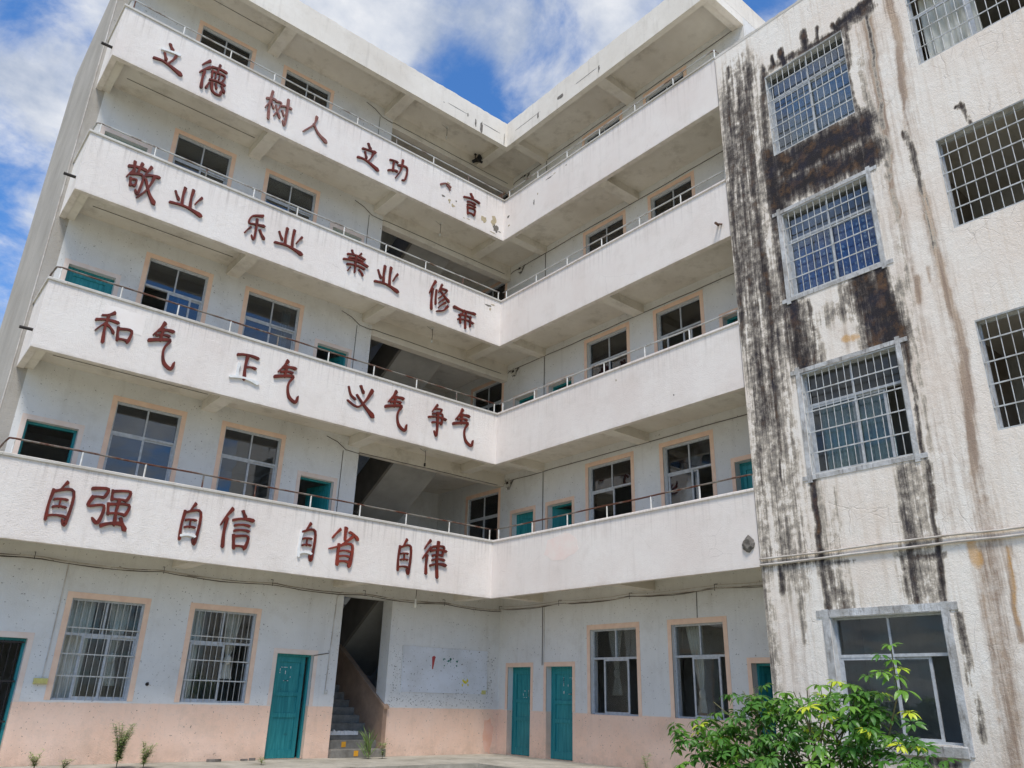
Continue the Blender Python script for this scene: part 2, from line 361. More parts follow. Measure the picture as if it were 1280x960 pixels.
# ------------------------------------------------------------------ teaching building: shell
TB = empty('teaching_building', 'white L-shaped five-storey teaching building with open corridors and red slogan characters on its parapets', 'building')
D0, W1, W2, D1 = (-10.38, -9.47), (-8.90, -7.60), (-6.63, -5.31), (-4.73, -3.87)
holesA = []
for k in range(1, 6):
    F = FL[k]
    holesA += [(D0[0], D0[1], F if k == 1 else F, F + (2.07 if k == 1 else 2.01)), (D1[0], D1[1], F, F + (2.07 if k == 1 else 2.01))]
    zt = 2.76 if k == 1 else F + 2.76
    for a, b in (W1, W2): holesA.append((a, b, zt - 1.77 if k == 1 else zt - 1.80, zt))
def place(mb, name, mat, fac, parent=TB): 
    return mb.build(name, mat, parent, (fac.ox, fac.oy, 0), fac.rz)
place(wall_sheet(MB(), -10.59, -3.28, -0.6, 17.33, holesA), 'wall', m_wall, FA)
# ground storey beside the stair mouth, and headers over the open stair hall above
mb = MB(); wall_sheet(mb, -1.96, 1.41, -0.6, 3.73, [], 0.42); place(mb, 'wall', m_wall, FA)
mb = MB(); mb.box(-3.28, -1.96, 0, 0.42, 3.36, 3.73); place(mb, 'stair_lintel', m_wall, FA)
for k in range(2, 6):
    mb = MB(); mb.box(-3.28, 1.405, 0.0, 0.24, FL[k] + 2.72 + (0.17 if k == 2 else -.02), FL[k + 1] - 0.19); place(mb, 'header_beam', m_soff, FA)
# wing B: wall with its doors and windows, carried on past the inner corner into the stair hall
bD1, bD2, bW1, bW2, bD3 = (-0.95, -0.07), (0.50, 1.41), (2.0, 3.42), (4.40, 5.71), (6.29, 7.18)
holesB = []
for k in range(1, 6):
    F = FL[k]; dt = F + (2.04 if k == 1 else 2.03)
    for a, b in (bD1, bD2, bD3): holesB.append((a, b, F, dt))
    zt = 2.76 if k == 1 else F + (2.77 if k < 3 else 2.83)
    for a, b in (bW1, bW2): holesB.append((a, b, zt - 1.82, zt))
    if k > 1: holesB.append((-3.02, -1.58, zt - 1.80, zt))
place(wall_sheet(MB(), -6.75, 7.36, -0.6, 17.33, holesB), 'wall', m_wall, FB)
# end walls
mb = MB(); mb.box(-10.83, -10.59, 1.33, 7.0, -0.6, 17.96); mb.build('end_wall', m_end, TB)
mb = MB(); mb.box(XB, 7.2, -7.6, -7.36, -0.6, 17.329); mb.build('end_wall', m_wall, TB)
# rear walls: plain behind the rooms, pierced at every stair landing
lw = [(-1.75, -0.6, z, z + 1.1) for z in (3.2, 6.6, 10.0, 13.4)] + [(-2.2, -1.2, 15.6, 16.9)]
place(wall_sheet(MB(), -10.59, 7.2, -0.6, 17.33, lw, 0.24, 5.43), 'rear_wall', m_wall_in, FA)
mb = MB(); mb.box(6.96, 7.2, -7.36, 6.76, -0.6, 17.329); mb.build('rear_wall', m_wall_in, TB)
# partitions
mb = MB(); mb.box(-3.52, -3.28, YA + 0.24, 6.76, -0.6, 17.33); mb.build('partition_wall', m_wall_in, TB)
mb = MB(); mb.box(XB + 0.24, 6.96, -0.32, -0.20, -0.6, 17.33); mb.build('partition_wall', m_wall_in, TB)
mb = MB(); wall_sheet(mb, -0.42, 1.41, FL[2], 17.33, [(0.0, 0.8, FL[2], FL[2] + 2.0)], 0.12, 3.25); place(mb, 'partition_wall', m_wall_in, FA)
# slabs
for k in range(2, 7):
    F = FL[k]; z0, z1 = F - 0.19, F + (0 if k < 6 else 0.02)
    mb = MB()
    mb.box(-10.66, 0.0, 0.12, YA, z0, z1)                      # corridor, wing A
    mb.box(0.12, XB, -7.6, 0.0, z0, z1)                        # corridor, wing B
    mb.box(0.0, XB, 0.0 + 0.12, YA, z0, z1)
    mb.box(0.12, XB, 0.0, 0.12, z0, z1)
    mb.build('corridor_slab' if k < 6 else 'roof_eave', m_soff, TB)
    mb = MB(); mb.box(-10.59, -3.52, YA + 0.24, 6.76, z0, z1); mb.box(XB + 0.24, 6.96, -7.36, -0.32, z0, z1); mb.box(XB + 0.24, 6.96, -0.2, 6.76, z0, z1)
    if k < 6: mb.box(-0.42, XB, YA + 0.001, 6.76, z0, z1); mb.box(-3.28, -0.42, YA + 0.001, 1.75, z0, z1)
    else: mb.box(-3.28, XB, YA + 0.001, 6.76, z0, z1)
    mb.build('floor_slab' if k < 6 else 'roof_slab', m_soff, TB)
mb = MB(); mb.box(-10.59, 6.96, YA + 0.25, 6.75, -0.3, G0); mb.box(XB + 0.25, 6.96, -7.36, YA + .25, -0.3, G0); mb.build('ground_floor', m_conc, TB)
# roof parapets (behind the fascia)
mb = MB(); mb.box(-10.59, 7.2, 6.76, 7.0, 17.33, 17.95); mb.box(6.96, 7.2, -7.36, 6.76, 17.33, 17.95); mb.build('roof_parapet', m_fascia, TB)
# fascias with a rough, slightly wavering top
def fascia(fac, x0, x1, name='roof_fascia'):
    mb = MB(); n = max(2, int((x1 - x0) / 0.12)); rr = random.Random(5)
    prev = None
    for i in range(n + 1):
        x = x0 + (x1 - x0) * i / n; dz = rr.uniform(-0.012, 0.012)
        b = len(mb.v); mb.v += [(x, 0, 17.07), (x, 0, 17.955 + dz), (x, 0.03, 17.975 + dz), (x, 0.16, 17.97 + dz), (x, 0.16, 17.07)]
        if prev is not None:
            for q in range(5): mb.f.append((prev + q, b + q, b + (q + 1) % 5, prev + (q + 1) % 5))
        else: mb.f.append(tuple(b + q for q in range(5)))
        prev = b
    mb.f.append(tuple(prev + q for q in reversed(range(5))))
    return place(mb, name, m_fascia, fac)
fascia(FA0, -10.78, 0.16); fascia(FB0, 0.0, 7.6)
mb = MB(); mb.box(-10.78, -10.62, 0.16, 1.33, 17.07, 17.96); mb.build('roof_fascia', m_fascia, TB)
mb = MB(); mb.box(0.16, 7.2, -7.603, -7.44, 17.331, 17.955); mb.box(0.16, XB, -7.6, -7.44, 17.07, 17.330); mb.build('roof_fascia', m_fascia, TB)
# parapets, copings, beams, railings
postsA = [-10.62, -9.53, -8.43, -7.33, -6.25, -5.0, -3.79, -2.56, -1.32, -0.06]
postsB = [0.16, 1.43, 2.64, 3.88, 5.12, 6.35, 7.56]
for k in range(2, 6):
    B, T = 3.49 + 3.4 * (k - 2), 4.85 + 3.4 * (k - 2)
    mb = MB(); mb.box(-10.78, 0.12, 0, 0.12, B, T); mb.box(-10.78, -10.66, 0.12, YA, B, T); p = mb.build('parapet', m_par, TB)
    c = MB(); c.bbox(-10.81, 0.09, -0.03, 0.15, T - 0.002, T + 0.06, 0.012); c.build('coping', m_cop, p)
    c = MB(); c.box(-10.81, -10.63, 0.152, YA, T, T + 0.058); c.build('coping', m_cop, p)
    mb = MB(); mb.box(0, 7.59, 0, 0.12, B, T); p = place(mb, 'parapet', m_parB, FB0)
    c = MB(); c.bbox(-0.03, 7.60, -0.028, 0.15, T - 0.002, T + 0.055, 0.012); c.build('coping', m_cop if k == 5 else m_parB, p)
for k in range(2, 7):
    zb = 3.51 + 3.4 * (k - 2) if k < 6 else 17.09
    for a, b in ((-10.775, -10.50), (-7.23, -6.93), (-3.59, -3.27), (-0.15, 0.14)):
        mb = MB(); mb.prism([(0.121 if k < 6 else .161, zb), (YA, zb), (YA, FL[k] - 0.191), (0.121 if k < 6 else .161, FL[k] - 0.191)], 0, a, b); mb.build('beam', m_soff, TB)
    for a, b in ((0.10, 0.36), (3.70, 4.02), (7.28, 7.585)):
        mb = MB(); mb.prism([(0.121 if k < 6 else .161, zb), (XB, zb), (XB, FL[k] - 0.191), (0.121 if k < 6 else .161, FL[k] - 0.191)], 0, a, b); place(mb, 'beam', m_soff, FB0)
for k in range(2, 6):
    T = 4.91 + 3.4 * (k - 2); rr = random.Random(k)
    zr = T + 0.275
    mat = m_rail if k < 4 else m_rail2
    mb = MB(); P = [(-10.72, 1.30, T + 0.29), (-10.72, 0.45, T + 0.285), (-10.70, 0.10, zr + 0.01), (-10.62, 0.06, zr + 0.006)]
    x = -10.0
    while x < -0.2: P.append((x, 0.06, zr + rr.uniform(-0.006, 0.006))); x += 0.6
    P.append((-0.02, 0.06, zr)); mb.tube(P, 0.018, 6); mb.sm = True
    r = tag(mb.build('railing', mat, TB), 'rusty pipe railing' if k < 4 else None)
    for x in postsA:
        q = MB(); q.tube([(x, 0.06, T - 0.01), (x, 0.06, zr - 0.012)], 0.016, 6); q.build('post', m_post if rr.random() > 0.25 else m_rail, r)
    mb = MB(); P = []; x = 0.0
    while x < 7.5: P.append((x, 0.06, zr + rr.uniform(-0.006, 0.006))); x += 0.6
    P += [(7.50, 0.06, zr), (7.56, 0.09, zr)]
    if k == 5: P += [(7.57, 0.5, zr), (7.57, 1.38, zr)]
    mb.tube(P, 0.017, 6); mb.sm = True; r = place(mb, 'railing', m_rail if k < 3 else m_rail2, FB0)
    for x in postsB:
        q = MB(); q.tube([(x, 0.06, T - 0.02), (x, 0.06, zr - 0.012)], 0.016, 6); q.build('post', m_post, r)

# ------------------------------------------------------------------ windows
cache = {}
def shared(key, fn):
    if key not in cache: cache[key] = fn()
    return cache[key]
def ring(w, h, t, y0, y1, x0=0, z0=0, bottom=True):
    mb = MB(); mb.box(x0, x0 + t, y0, y1, z0, z0 + h); mb.box(x0 + w - t, x0 + w, y0, y1, z0, z0 + h); mb.box(x0 + t, x0 + w - t, y0, y1, z0 + h - t, z0 + h)
    if bottom: mb.box(x0 + t, x0 + w - t, y0, y1, z0, z0 + t)
    return mb
def window(fac, x0, x1, z0, z1, sashes, band=None, inset=0.07, parent=None, bars=None, top=0.63, gl=None, brk=None, muls=(0.5,)):
    w_, h_ = x1 - x0, z1 - z0; gl = gl or m_glass; K = (round(w_, 3), round(h_, 3), inset)
    def fr():
        mb = ring(w_, h_, 0.035, inset, inset + 0.07); zt = h_ - top
        mb.box(0.035, w_ - 0.035, inset, inset + 0.07, zt - 0.025, zt + 0.02)
        for q in muls: mb.box(w_ * q - 0.016, w_ * q + 0.016, inset + 0.012, inset + 0.058, zt + 0.02, h_ - 0.035)
        return mb.mesh('window', m_alu)
    o = link('window', shared(('f', K), fr), parent or TB, fac.loc(x0, 0, z0), fac.rz)
    if band:
        def bd():
            mb = MB(); bw = 0.10; mb.box(-bw, 0, -0.007, 0.01, 0, h_); mb.box(w_, w_ + bw, -0.007, 0.01, 0, h_); mb.box(-bw, w_ + bw, -0.007, 0.01, h_, h_ + 0.11); return mb.mesh('painted_surround', band)
        link('painted_surround', shared(('b', K, band.name), bd), o)
    zt = h_ - top
    qs = (0, *muls, 1)
    for a, b in zip(qs, qs[1:]):
        a, b = w_ * a + 0.02, w_ * b - 0.02
        link('pane', shared(('p', K, round(a, 3), gl.name), lambda: MB().box(a, b, inset + 0.033, inset + 0.038, zt + 0.012, h_ - 0.03).mesh('pane', gl)), o)
    for a, b, ly in sashes:
        a, b = a * w_, b * w_; y = inset + 0.006 + 0.03 * ly; a = max(a, 0.02); b = min(b, w_ - 0.02)
        sh = link('sash', shared(('s', K, round(a, 3), round(b, 3), ly), lambda: ring(b - a, zt - 0.045, 0.042, y, y + 0.026, a, 0.025).mesh('sash', m_alu)), o)
        link('pane', shared(('sp', K, round(a, 3), round(b, 3), ly, gl.name), lambda: MB().box(a + 0.03, b - 0.03, y + 0.010, y + 0.015, 0.055, zt - 0.05).mesh('pane', gl)), o)
    if bars:
        def br():
            mb = MB(); y = inset - 0.022; n = 11
            for i in range(1, n): x = w_ * i / n; mb.tube([(x, y, 0.0), (x, y, h_)], 0.006, 5)
            for zz in (0.40, 0.78, 1.24): mb.box(0, w_, y - 0.004, y + 0.004, zz, zz + 0.022)
            return mb.mesh('security_bars', m_bar2)
        link('security_bars', shared(('g', K), br), o)
    return o
full = [(0, 0.52, 0), (0.48, 1, 1)]
# wing A, bottom to top
for k in range(1, 6):
    F = FL[k]; zt = 2.76 if k == 1 else F + 2.76; zb = zt - (1.77 if k == 1 else 1.80)
    for i, (a, b) in enumerate((W1, W2)):
        if k == 1: sa = [(0.24, 0.62, 0), (0.6, 0.985, 1)] if i == 0 else [(0.04, 0.58, 0), (0.40, 0.60, 1)]
        elif k == 3 and i == 0: sa = [(0.40, 0.80, 0), (0.58, 1, 1)]
        else: sa = full
        window(FA, a, b, zb, zt, sa[:1] if (k == 1 and i == 1) else sa, m_band, bars=(k == 1), gl=m_glassg if k == 1 else None)
# wing B
for k in range(1, 6):
    F = FL[k]; zt = 2.76 if k == 1 else F + (2.77 if k < 3 else 2.83); zb = zt - 1.82
    for i, (a, b) in enumerate((bW1, bW2)):
        sa = {(1, 0): [(0.24, 0.77, 0)], (1, 1): [(0.33, 0.85, 0)], (2, 0): [(0.02, 0.55, 0)], (2, 1): [(0.04, 0.56, 0), (0.52, 0.66, 1)],
              (3, 0): full, (3, 1): [(0.02, 0.2, 0), (0.52, 0.72, 1)], (4, 0): full, (4, 1): [(0.02, 0.5, 0)], (5, 0): full, (5, 1): full}[(k, i)]
        window(FB, a, b, zb, zt, sa, m_band, inset=0.09, gl=m_glassg if k == 1 else None)
    if k > 1: window(FB, -3.02, -1.58, zt - 1.80, zt, full, m_band, inset=0.05)

# ------------------------------------------------------------------ doors
def leaf_mesh(w_, h_):
    mb = MB(); mb.box(0, w_, 0.012, 0.034, 0, h_)
    sw = 0.10
    for a, b in ((0, sw), (w_ - sw, w_)): mb.box(a, b, -0.012, 0.012, 0, h_)
    for a, b in ((0, 0.16), (h_ * 0.39, h_ * 0.39 + 0.09), (h_ * 0.60, h_ * 0.60 + 0.08), (h_ - 0.12, h_)): mb.box(sw, w_ - sw, -0.011, 0.012, a, b)
    return mb.mesh('door_leaf', m_teal)
def door(fac, x0, x1, z0, z1, ang=0, hinge='l', inset=0.13, leafw=1.0, band=m_band2, parent=None, dirty=False):
    w_, h_ = x1 - x0, z1 - z0; K = (round(w_, 3), round(h_, 3), inset)
    o = link('door', shared(('df', K), lambda: ring(w_, h_, 0.045, inset, inset + 0.08, bottom=False).mesh('door', m_teal)), parent or TB, fac.loc(x0, 0, z0), fac.rz)
    lw_ = (w_ - 0.09) * leafw
    me = shared(('dl', round(lw_, 3), round(h_, 3)), lambda: leaf_mesh(lw_, h_ - 0.055))
    if ang is not None:
        l = link('door_leaf', me, o)
        if hinge == 'l': l.location = (0.045, inset + 0.02, 0.008); l.rotation_euler = (0, 0, R(ang))
        else: l.location = (w_ - 0.045 - lw_ * math.cos(R(ang)), inset + 0.02 + lw_ * math.sin(R(ang)), 0.008); l.rotation_euler = (0, 0, -R(ang))
        hm = MB(); hm.tube([(lw_ - 0.06, -0.01, 1.0), (lw_ - 0.06, -0.05, 1.0), (lw_ - 0.12, -0.05, 1.0)], 0.008, 6)
        if ang == 0: hh = link('door_handle', shared(('dh', round(lw_, 3)), lambda: hm.mesh('door_handle', m_dark)), o); hh.location = (0.045, inset + 0.02, 0)
    if band:
        def bd():
            mb = MB(); bw = 0.09; mb.box(-bw, 0, -0.006, 0.01, 0 if z0 > 0 else 1.035, h_); mb.box(w_, w_ + bw, -0.006, 0.01, 0 if z0 > 0 else 1.035, h_); mb.box(-bw, w_ + bw, -0.006, 0.01, h_, h_ + 0.10); return mb.mesh('painted_surround', band)
        link('painted_surround', shared(('db', K, band.name), bd), o)
    return o
for k in range(1, 6):
    F = FL[k]; t = F + (2.07 if k == 1 else 2.01)
    door(FA, *D0, F, t, {1: 80, 2: 85, 3: 0, 4: 0, 5: 0}[k])
    door(FA, *D1, F, t, {1: 4, 2: 75, 3: 70, 4: 0, 5: 0}[k], hinge='l' if k == 1 else 'r', leafw=0.93 if k == 1 else 1.0)
    t = F + (2.04 if k == 1 else 2.03)
    door(FB, *bD1, F, t, {1: 0, 2: 0, 3: 70, 4: 0, 5: 0}[k], inset=0.17, band=m_band if k < 3 else m_band2)
    door(FB, *bD2, F, t, {1: 0, 2: 60, 3: 70, 4: 0, 5: 0}[k], inset=0.17, band=m_band if k < 3 else m_band2)
    door(FB, *bD3, F, t, {1: 70, 2: 0, 3: 60, 4: 0, 5: 0}[k], inset=0.17, band=m_band)
gt = MB()
for i in range(1, 8): gt.tube([(i * 0.91 / 8, 0, 0.02), (i * 0.91 / 8, 0, 2.03)], 0.008, 5)
for z in (0.04, 0.7, 1.35, 2.0): gt.box(0.03, 0.88, -0.012, 0.012, z - 0.015, z + 0.015)
gt.build('security_gate', m_dark, TB, FA.loc(D0[0], 0.08, G0), FA.rz)
# chalky scraps of old notices on three ground-floor doors
def scraps(fac, x, z, w_, h_, y, parent=TB, n=7, seed=1):
    rr = random.Random(seed); mb = MB()
    for i in range(n):
        e = rr.choice('tlrbx'); a = rr.random(); l_ = rr.uniform(0.015, 0.07)
        px = x + (a * w_ if e in 'tbx' else (0 if e == 'l' else w_)); pz = z + (h_ if e == 't' else 0 if e == 'b' else a * h_)
        if e in 'tb': mb.box(px, px + l_, y - 0.002, y, pz, pz + 0.012)
        else: mb.box(px, px + 0.012, y - 0.002, y, pz, pz + l_)
    return place(mb, 'paper_scrap', m_white, fac, parent)
scraps(FA, D1[0] + 0.17, 1.45, 0.25, 0.27, 0.148, seed=2, n=12)
scraps(FB, bD2[0] + 0.42, 1.35, 0.32, 0.36, 0.184, seed=3, n=22); scraps(FB, bD1[0] + 0.40, 1.25, 0.2, 0.15, 0.184, seed=4, n=8)

# ------------------------------------------------------------------ stairs
def flight(x0, x1, ya, za, yb, zb, n, name='stair_flight', steps=True):
    # solid stepped slab from (ya, za) up to (yb, zb)
    dy, dz = (yb - ya) / n, (zb - za) / n; P = []
    for i in range(n): P += [(ya + dy * i, za + dz * i), (ya + dy * i, za + dz * (i + 1))]
    P.append((yb, zb)); th = 0.22
    mb = MB()
    # step prisms butted one to the next, slab under them
    for i in range(n):
        y0_, y1_ = ya + dy * i, ya + dy * (i + 1); zt = za + dz * (i + 1); lo0 = za + dz * i - th; lo1 = za + dz * (i + 1) - th
        mb.prism([(y0_, lo0), (y1_, lo1), (y1_, zt), (y0_, zt)], 0, x0, x1)
    return mb.build(name, m_under, TB)
for k in range(1, 5):
    F, F2 = FL[k], FL[k + 1]; mid = (F + F2) / 2
    ys = 1.22 if k == 1 else 1.78; n = 12 if k == 1 else 10
    ye = 4.60
    if k == 1:
        # ground flight: every step is a piece of its own
        dy, dz = (ye - ys) / n, (mid - F) / n
        fl = MB().prism([(ys + dy, F - 0.3), (ye, F - 0.3), (ye, mid - 0.15)], 0, -3.279, -2.0).build('stair_flight', m_step, TB)
        for i in range(n):
            xr = -1.90 if i == 0 else (-1.97 if i < 1 else -2.001)
            st = MB().bbox(-3.278, xr, ys + dy * i, ys + dy * (i + 1) + 0.12, F + dz * i - 0.02, F + dz * (i + 1), 0.01).build('stair_step', m_step, TB)
        ya_ = lambda i: ys + dy * i - 0.004
        for i, xx in ((0, -2.66), (1, -2.83), (3, -3.08)):
            MB().box(xx - 0.055, xx + 0.055, ya_(i), ya_(i) + 0.02, F + dz * i + 0.03, F + dz * i + 0.14).build('orange_mark', m_orange, TB)
        mbw = MB(); rr = random.Random(4); b0 = len(mbw.v)
        for i in range(26):
            xx = -3.24 + i * 0.035; hh = rr.uniform(0.03, 0.07) + (0.05 if i == 8 else 0)
            mbw.prism([(xx, F + 3 * dz - 0.02 - 0.05), (xx + 0.035, F + 3 * dz - 0.02 - 0.05), (xx + 0.033, F + 3 * dz - 0.01 + hh * 0.4), (xx + 0.003, F + 3 * dz - 0.01 + hh * 0.5)], 1, ys + dy * 2 - 0.006 - rr.uniform(0, .01), ys + dy * 2 + 0.05)
        mbw.build('lime_spill', m_white, TB)
        MB().prism([(1.30, F), (1.36, F), (ye, mid - 0.1), (ye, mid + 0.9), (1.30, F + 1.05)], 0, -2.0, -1.90).build('stair_balustrade', m_brown, TB)
        MB().prism([(1.24, F + 1.05), (1.24, F + 1.0), (ye, mid + 0.90), (ye, mid + 0.96)], 0, -2.02, -1.88).build('handrail', m_brown, TB)
    else:
        flight(-3.28, -2.05, ys, F, ye, mid, n)
        MB().prism([(ys, F - 0.1), (ye, mid - 0.1), (ye, mid + 0.85), (ys, F + 0.9)], 0, -2.05, -1.97).build('stair_balustrade', m_balus, TB)
    MB().box(-3.28, -0.42, ye + 0.001, 6.76, mid - 0.15, mid).build('landing', m_soff, TB)
    flight(-1.85, -0.46, ye, mid, 1.75, F2, n)
    MB().prism([(ye, mid - 0.22), (ye, mid + 0.85), (1.75, F2 + 0.85), (1.75, F2 - 0.22)], 0, -1.93, -1.851).build('stair_balustrade', m_balus, TB)
MB().prism([(1.75, FL[5]), (1.75, FL[5] + .9), (4.6, FL[5] + .9), (4.6, FL[5])], 0, -3.27, -3.2).build('stair_balustrade', m_balus, TB)
MB().box(0.93, 1.17, 4.455, 4.575, FL[2] + 1.45, FL[2] + 2.0).build('wall_poster', m_curtgreen, TB)

# ------------------------------------------------------------------ slogan characters (each its own raised sign)
G = {
'li': [[(44,3,7),(56,20,10)],[(20,33,6),(50,28,8),(80,24,9)],[(33,44,6),(42,64,9)],[(70,36,8),(62,56,6),(52,72,4)],[(2,78,6),(30,74,7),(60,80,9),(99,92,11)]],
'de': [[(30,2,8),(8,24,3)],[(34,22,8),(4,50,3)],[(20,42,7),(20,94,8)],[(42,16,6),(94,12,7)],[(68,0,7),(64,26,5)],[(46,28,6),(48,48,5)],[(46,29,5),(90,26,6),(86,47,5)],[(60,29,4),(60,46,4)],[(74,28,4),(73,45,4)],[(42,58,5),(96,54,7)],[(42,70,5),(36,88,7)],[(52,66,7),(56,86,7),(72,94,7),(88,90,7),(87,78,4)],[(66,64,6),(71,76,6)],[(88,62,6),(99,76,8)]],
'shu': [[(2,32,6),(34,24,7)],[(20,2,7),(20,96,7)],[(20,34,6),(2,64,3)],[(22,40,4),(33,54,7)],[(38,28,5),(58,26,6),(50,52,5),(38,78,3)],[(40,42,4),(61,76,7)],[(62,34,5),(99,28,7)],[(84,4,7),(84,90,8),(73,80,3)],[(67,50,5),(75,62,6)]],
'ren': [[(52,2,9),(44,40,7),(8,92,3)],[(44,38,5),(64,68,10),(99,90,12)]],
'gong': [[(4,26,6),(42,22,8)],[(24,26,8),(24,70,7)],[(0,76,6),(44,62,8)],[(46,32,6),(90,26,8),(86,80,8),(70,90,3)],[(67,2,8),(60,50,7),(38,94,3)]],
'yan': [[(46,2,8),(58,15,9)],[(6,30,6),(96,24,9)],[(28,43,6),(74,40,7)],[(28,56,6),(74,53,7)],[(30,67,7),(34,97,7)],[(30,69,6),(72,66,7),(68,94,7)],[(34,92,6),(68,91,6)]],
'jing': [[(4,20,7),(54,14,8)],[(18,4,7),(22,30,6)],[(40,2,8),(34,28,6)],[(18,30,6),(4,52,3)],[(14,39,6),(50,34,7),(46,86,8),(36,78,3)],[(17,52,6),(20,72,6)],[(18,54,5),(34,51,5),(32,70,5)],[(20,70,5),(32,69,5)],[(68,2,8),(52,42,4)],[(60,28,6),(97,20,8)],[(84,24,7),(70,66,6),(46,98,3)],[(60,40,5),(78,74,8),(99,96,10)]],
'ye': [[(37,6,9),(37,78,8)],[(63,2,9),(63,78,8)],[(10,32,5),(24,60,9)],[(92,20,8),(76,54,4)],[(0,84,6),(48,79,8),(99,92,12)]],
'le': [[(72,2,8),(30,16,6),(20,44,7),(52,40,6),(86,36,8)],[(52,22,7),(52,94,8),(38,84,3)],[(30,58,7),(10,84,4)],[(70,56,6),(92,80,10)]],
'shan': [[(30,0,6),(38,16,7)],[(68,0,7),(58,16,4)],[(14,22,6),(86,17,7)],[(22,34,6),(80,30,6)],[(0,50,6),(99,43,9)],[(50,16,7),(50,62,7)],[(16,66,6),(88,60,7)],[(30,76,5),(22,92,4)],[(50,64,6),(50,90,5)],[(66,72,5),(84,90,7)]],
'xiu': [[(26,0,9),(2,46,3)],[(16,28,7),(16,98,8)],[(34,28,6),(34,76,6)],[(58,2,7),(44,32,3)],[(54,16,6),(84,14,6),(66,34,5),(46,52,3)],[(52,24,5),(74,38,7),(94,50,9)],[(70,50,7),(48,68,3)],[(78,60,7),(48,84,3)],[(90,70,8),(72,88,6),(40,99,3)]],
'er': [[(0,8,11),(40,10,9),(99,4,9)],[(48,10,8),(22,40,5)],[(30,34,6),(32,78,7)],[(56,12,7),(56,94,8)],[(78,28,6),(78,78,7)],[(30,38,6),(80,32,6)],[(20,62,6),(92,56,7)]],
'he': [[(42,0,9),(12,16,4)],[(0,34,6),(58,26,8)],[(30,12,7),(30,98,8)],[(28,36,6),(4,68,3)],[(32,42,6),(52,62,7)],[(62,42,7),(66,80,7)],[(62,44,6),(98,40,8),(93,80,7)],[(66,76,6),(93,75,7)]],
'qi': [[(42,0,9),(30,14,6),(12,32,3)],[(28,18,7),(76,12,8)],[(24,30,6),(66,25,6)],[(2,46,7),(30,40,7),(70,34,9),(58,52,6),(56,68,6),(66,88,9),(92,97,7),(99,80,3)],[(42,14,8),(40,40,6)]],
'zheng': [[(14,8,7),(88,3,9)],[(50,6,9),(50,88,9)],[(52,44,6),(84,41,8)],[(24,40,8),(24,86,8)],[(0,90,7),(50,84,8),(99,90,11)]],
'yi': [[(46,0,7),(57,20,9)],[(88,6,10),(66,50,8),(40,76,6),(2,62,4)],[(2,14,4),(12,40,8),(30,52,6)],[(34,34,4),(60,62,9),(99,95,13)]],
'zh': [[(44,0,8),(18,24,3)],[(36,12,6),(72,9,6),(60,24,4)],[(22,30,6),(76,25,7),(74,58,6)],[(0,44,6),(99,38,8)],[(22,58,6),(74,55,6)],[(50,24,8),(50,96,9),(34,84,3)]],
'zi': [[(56,0,9),(38,20,4)],[(18,22,8),(14,92,7)],[(18,24,6),(84,18,8),(80,96,10),(66,86,3)],[(28,42,6),(70,40,6)],[(28,60,6),(70,58,6)],[(16,82,6),(76,80,7)],[(48,40,4),(48,60,4)]],
'qiang': [[(4,8,7),(40,4,8),(34,27,6)],[(8,29,6),(34,27,6)],[(8,30,7),(2,52,7),(38,47,7),(32,90,9),(16,80,3)],[(52,6,6),(54,29,6)],[(52,7,6),(94,2,7),(88,28,6)],[(54,28,5),(88,26,5)],[(48,40,6),(52,66,6)],[(48,41,6),(97,36,7),(92,64,6)],[(52,64,5),(90,62,6)],[(72,27,7),(72,90,7)],[(42,95,8),(90,85,9)],[(84,72,6),(99,98,10)]],
'xin': [[(30,0,9),(2,44,3)],[(18,26,8),(18,98,8)],[(64,0,7),(74,14,8)],[(38,26,6),(99,20,9)],[(46,39,6),(90,36,6)],[(46,53,6),(90,50,6)],[(46,66,7),(52,98,7)],[(46,68,6),(90,64,7),(84,97,7)],[(52,93,6),(84,92,6)]],
'sheng': [[(52,0,9),(52,30,6)],[(32,6,7),(10,30,4)],[(66,8,6),(94,24,9)],[(76,20,7),(40,46,6),(2,60,3)],[(34,46,7),(34,98,8)],[(34,48,6),(78,42,7),(74,99,9)],[(38,62,5),(72,60,5)],[(38,76,5),(72,74,5)],[(36,90,6),(72,89,6)]],
'lv': [[(28,0,8),(6,24,3)],[(32,20,8),(0,52,3)],[(18,42,7),(18,92,8)],[(42,14,6),(88,10,7),(82,36,5)],[(34,27,6),(99,22,7)],[(42,39,6),(84,36,6)],[(42,52,6),(92,48,7)],[(34,68,6),(99,62,9)],[(64,0,8),(66,99,8)]],
'frag': [[(4,60,14),(50,20,12),(96,40,10)],[(60,40,9),(90,80,8)]],
}
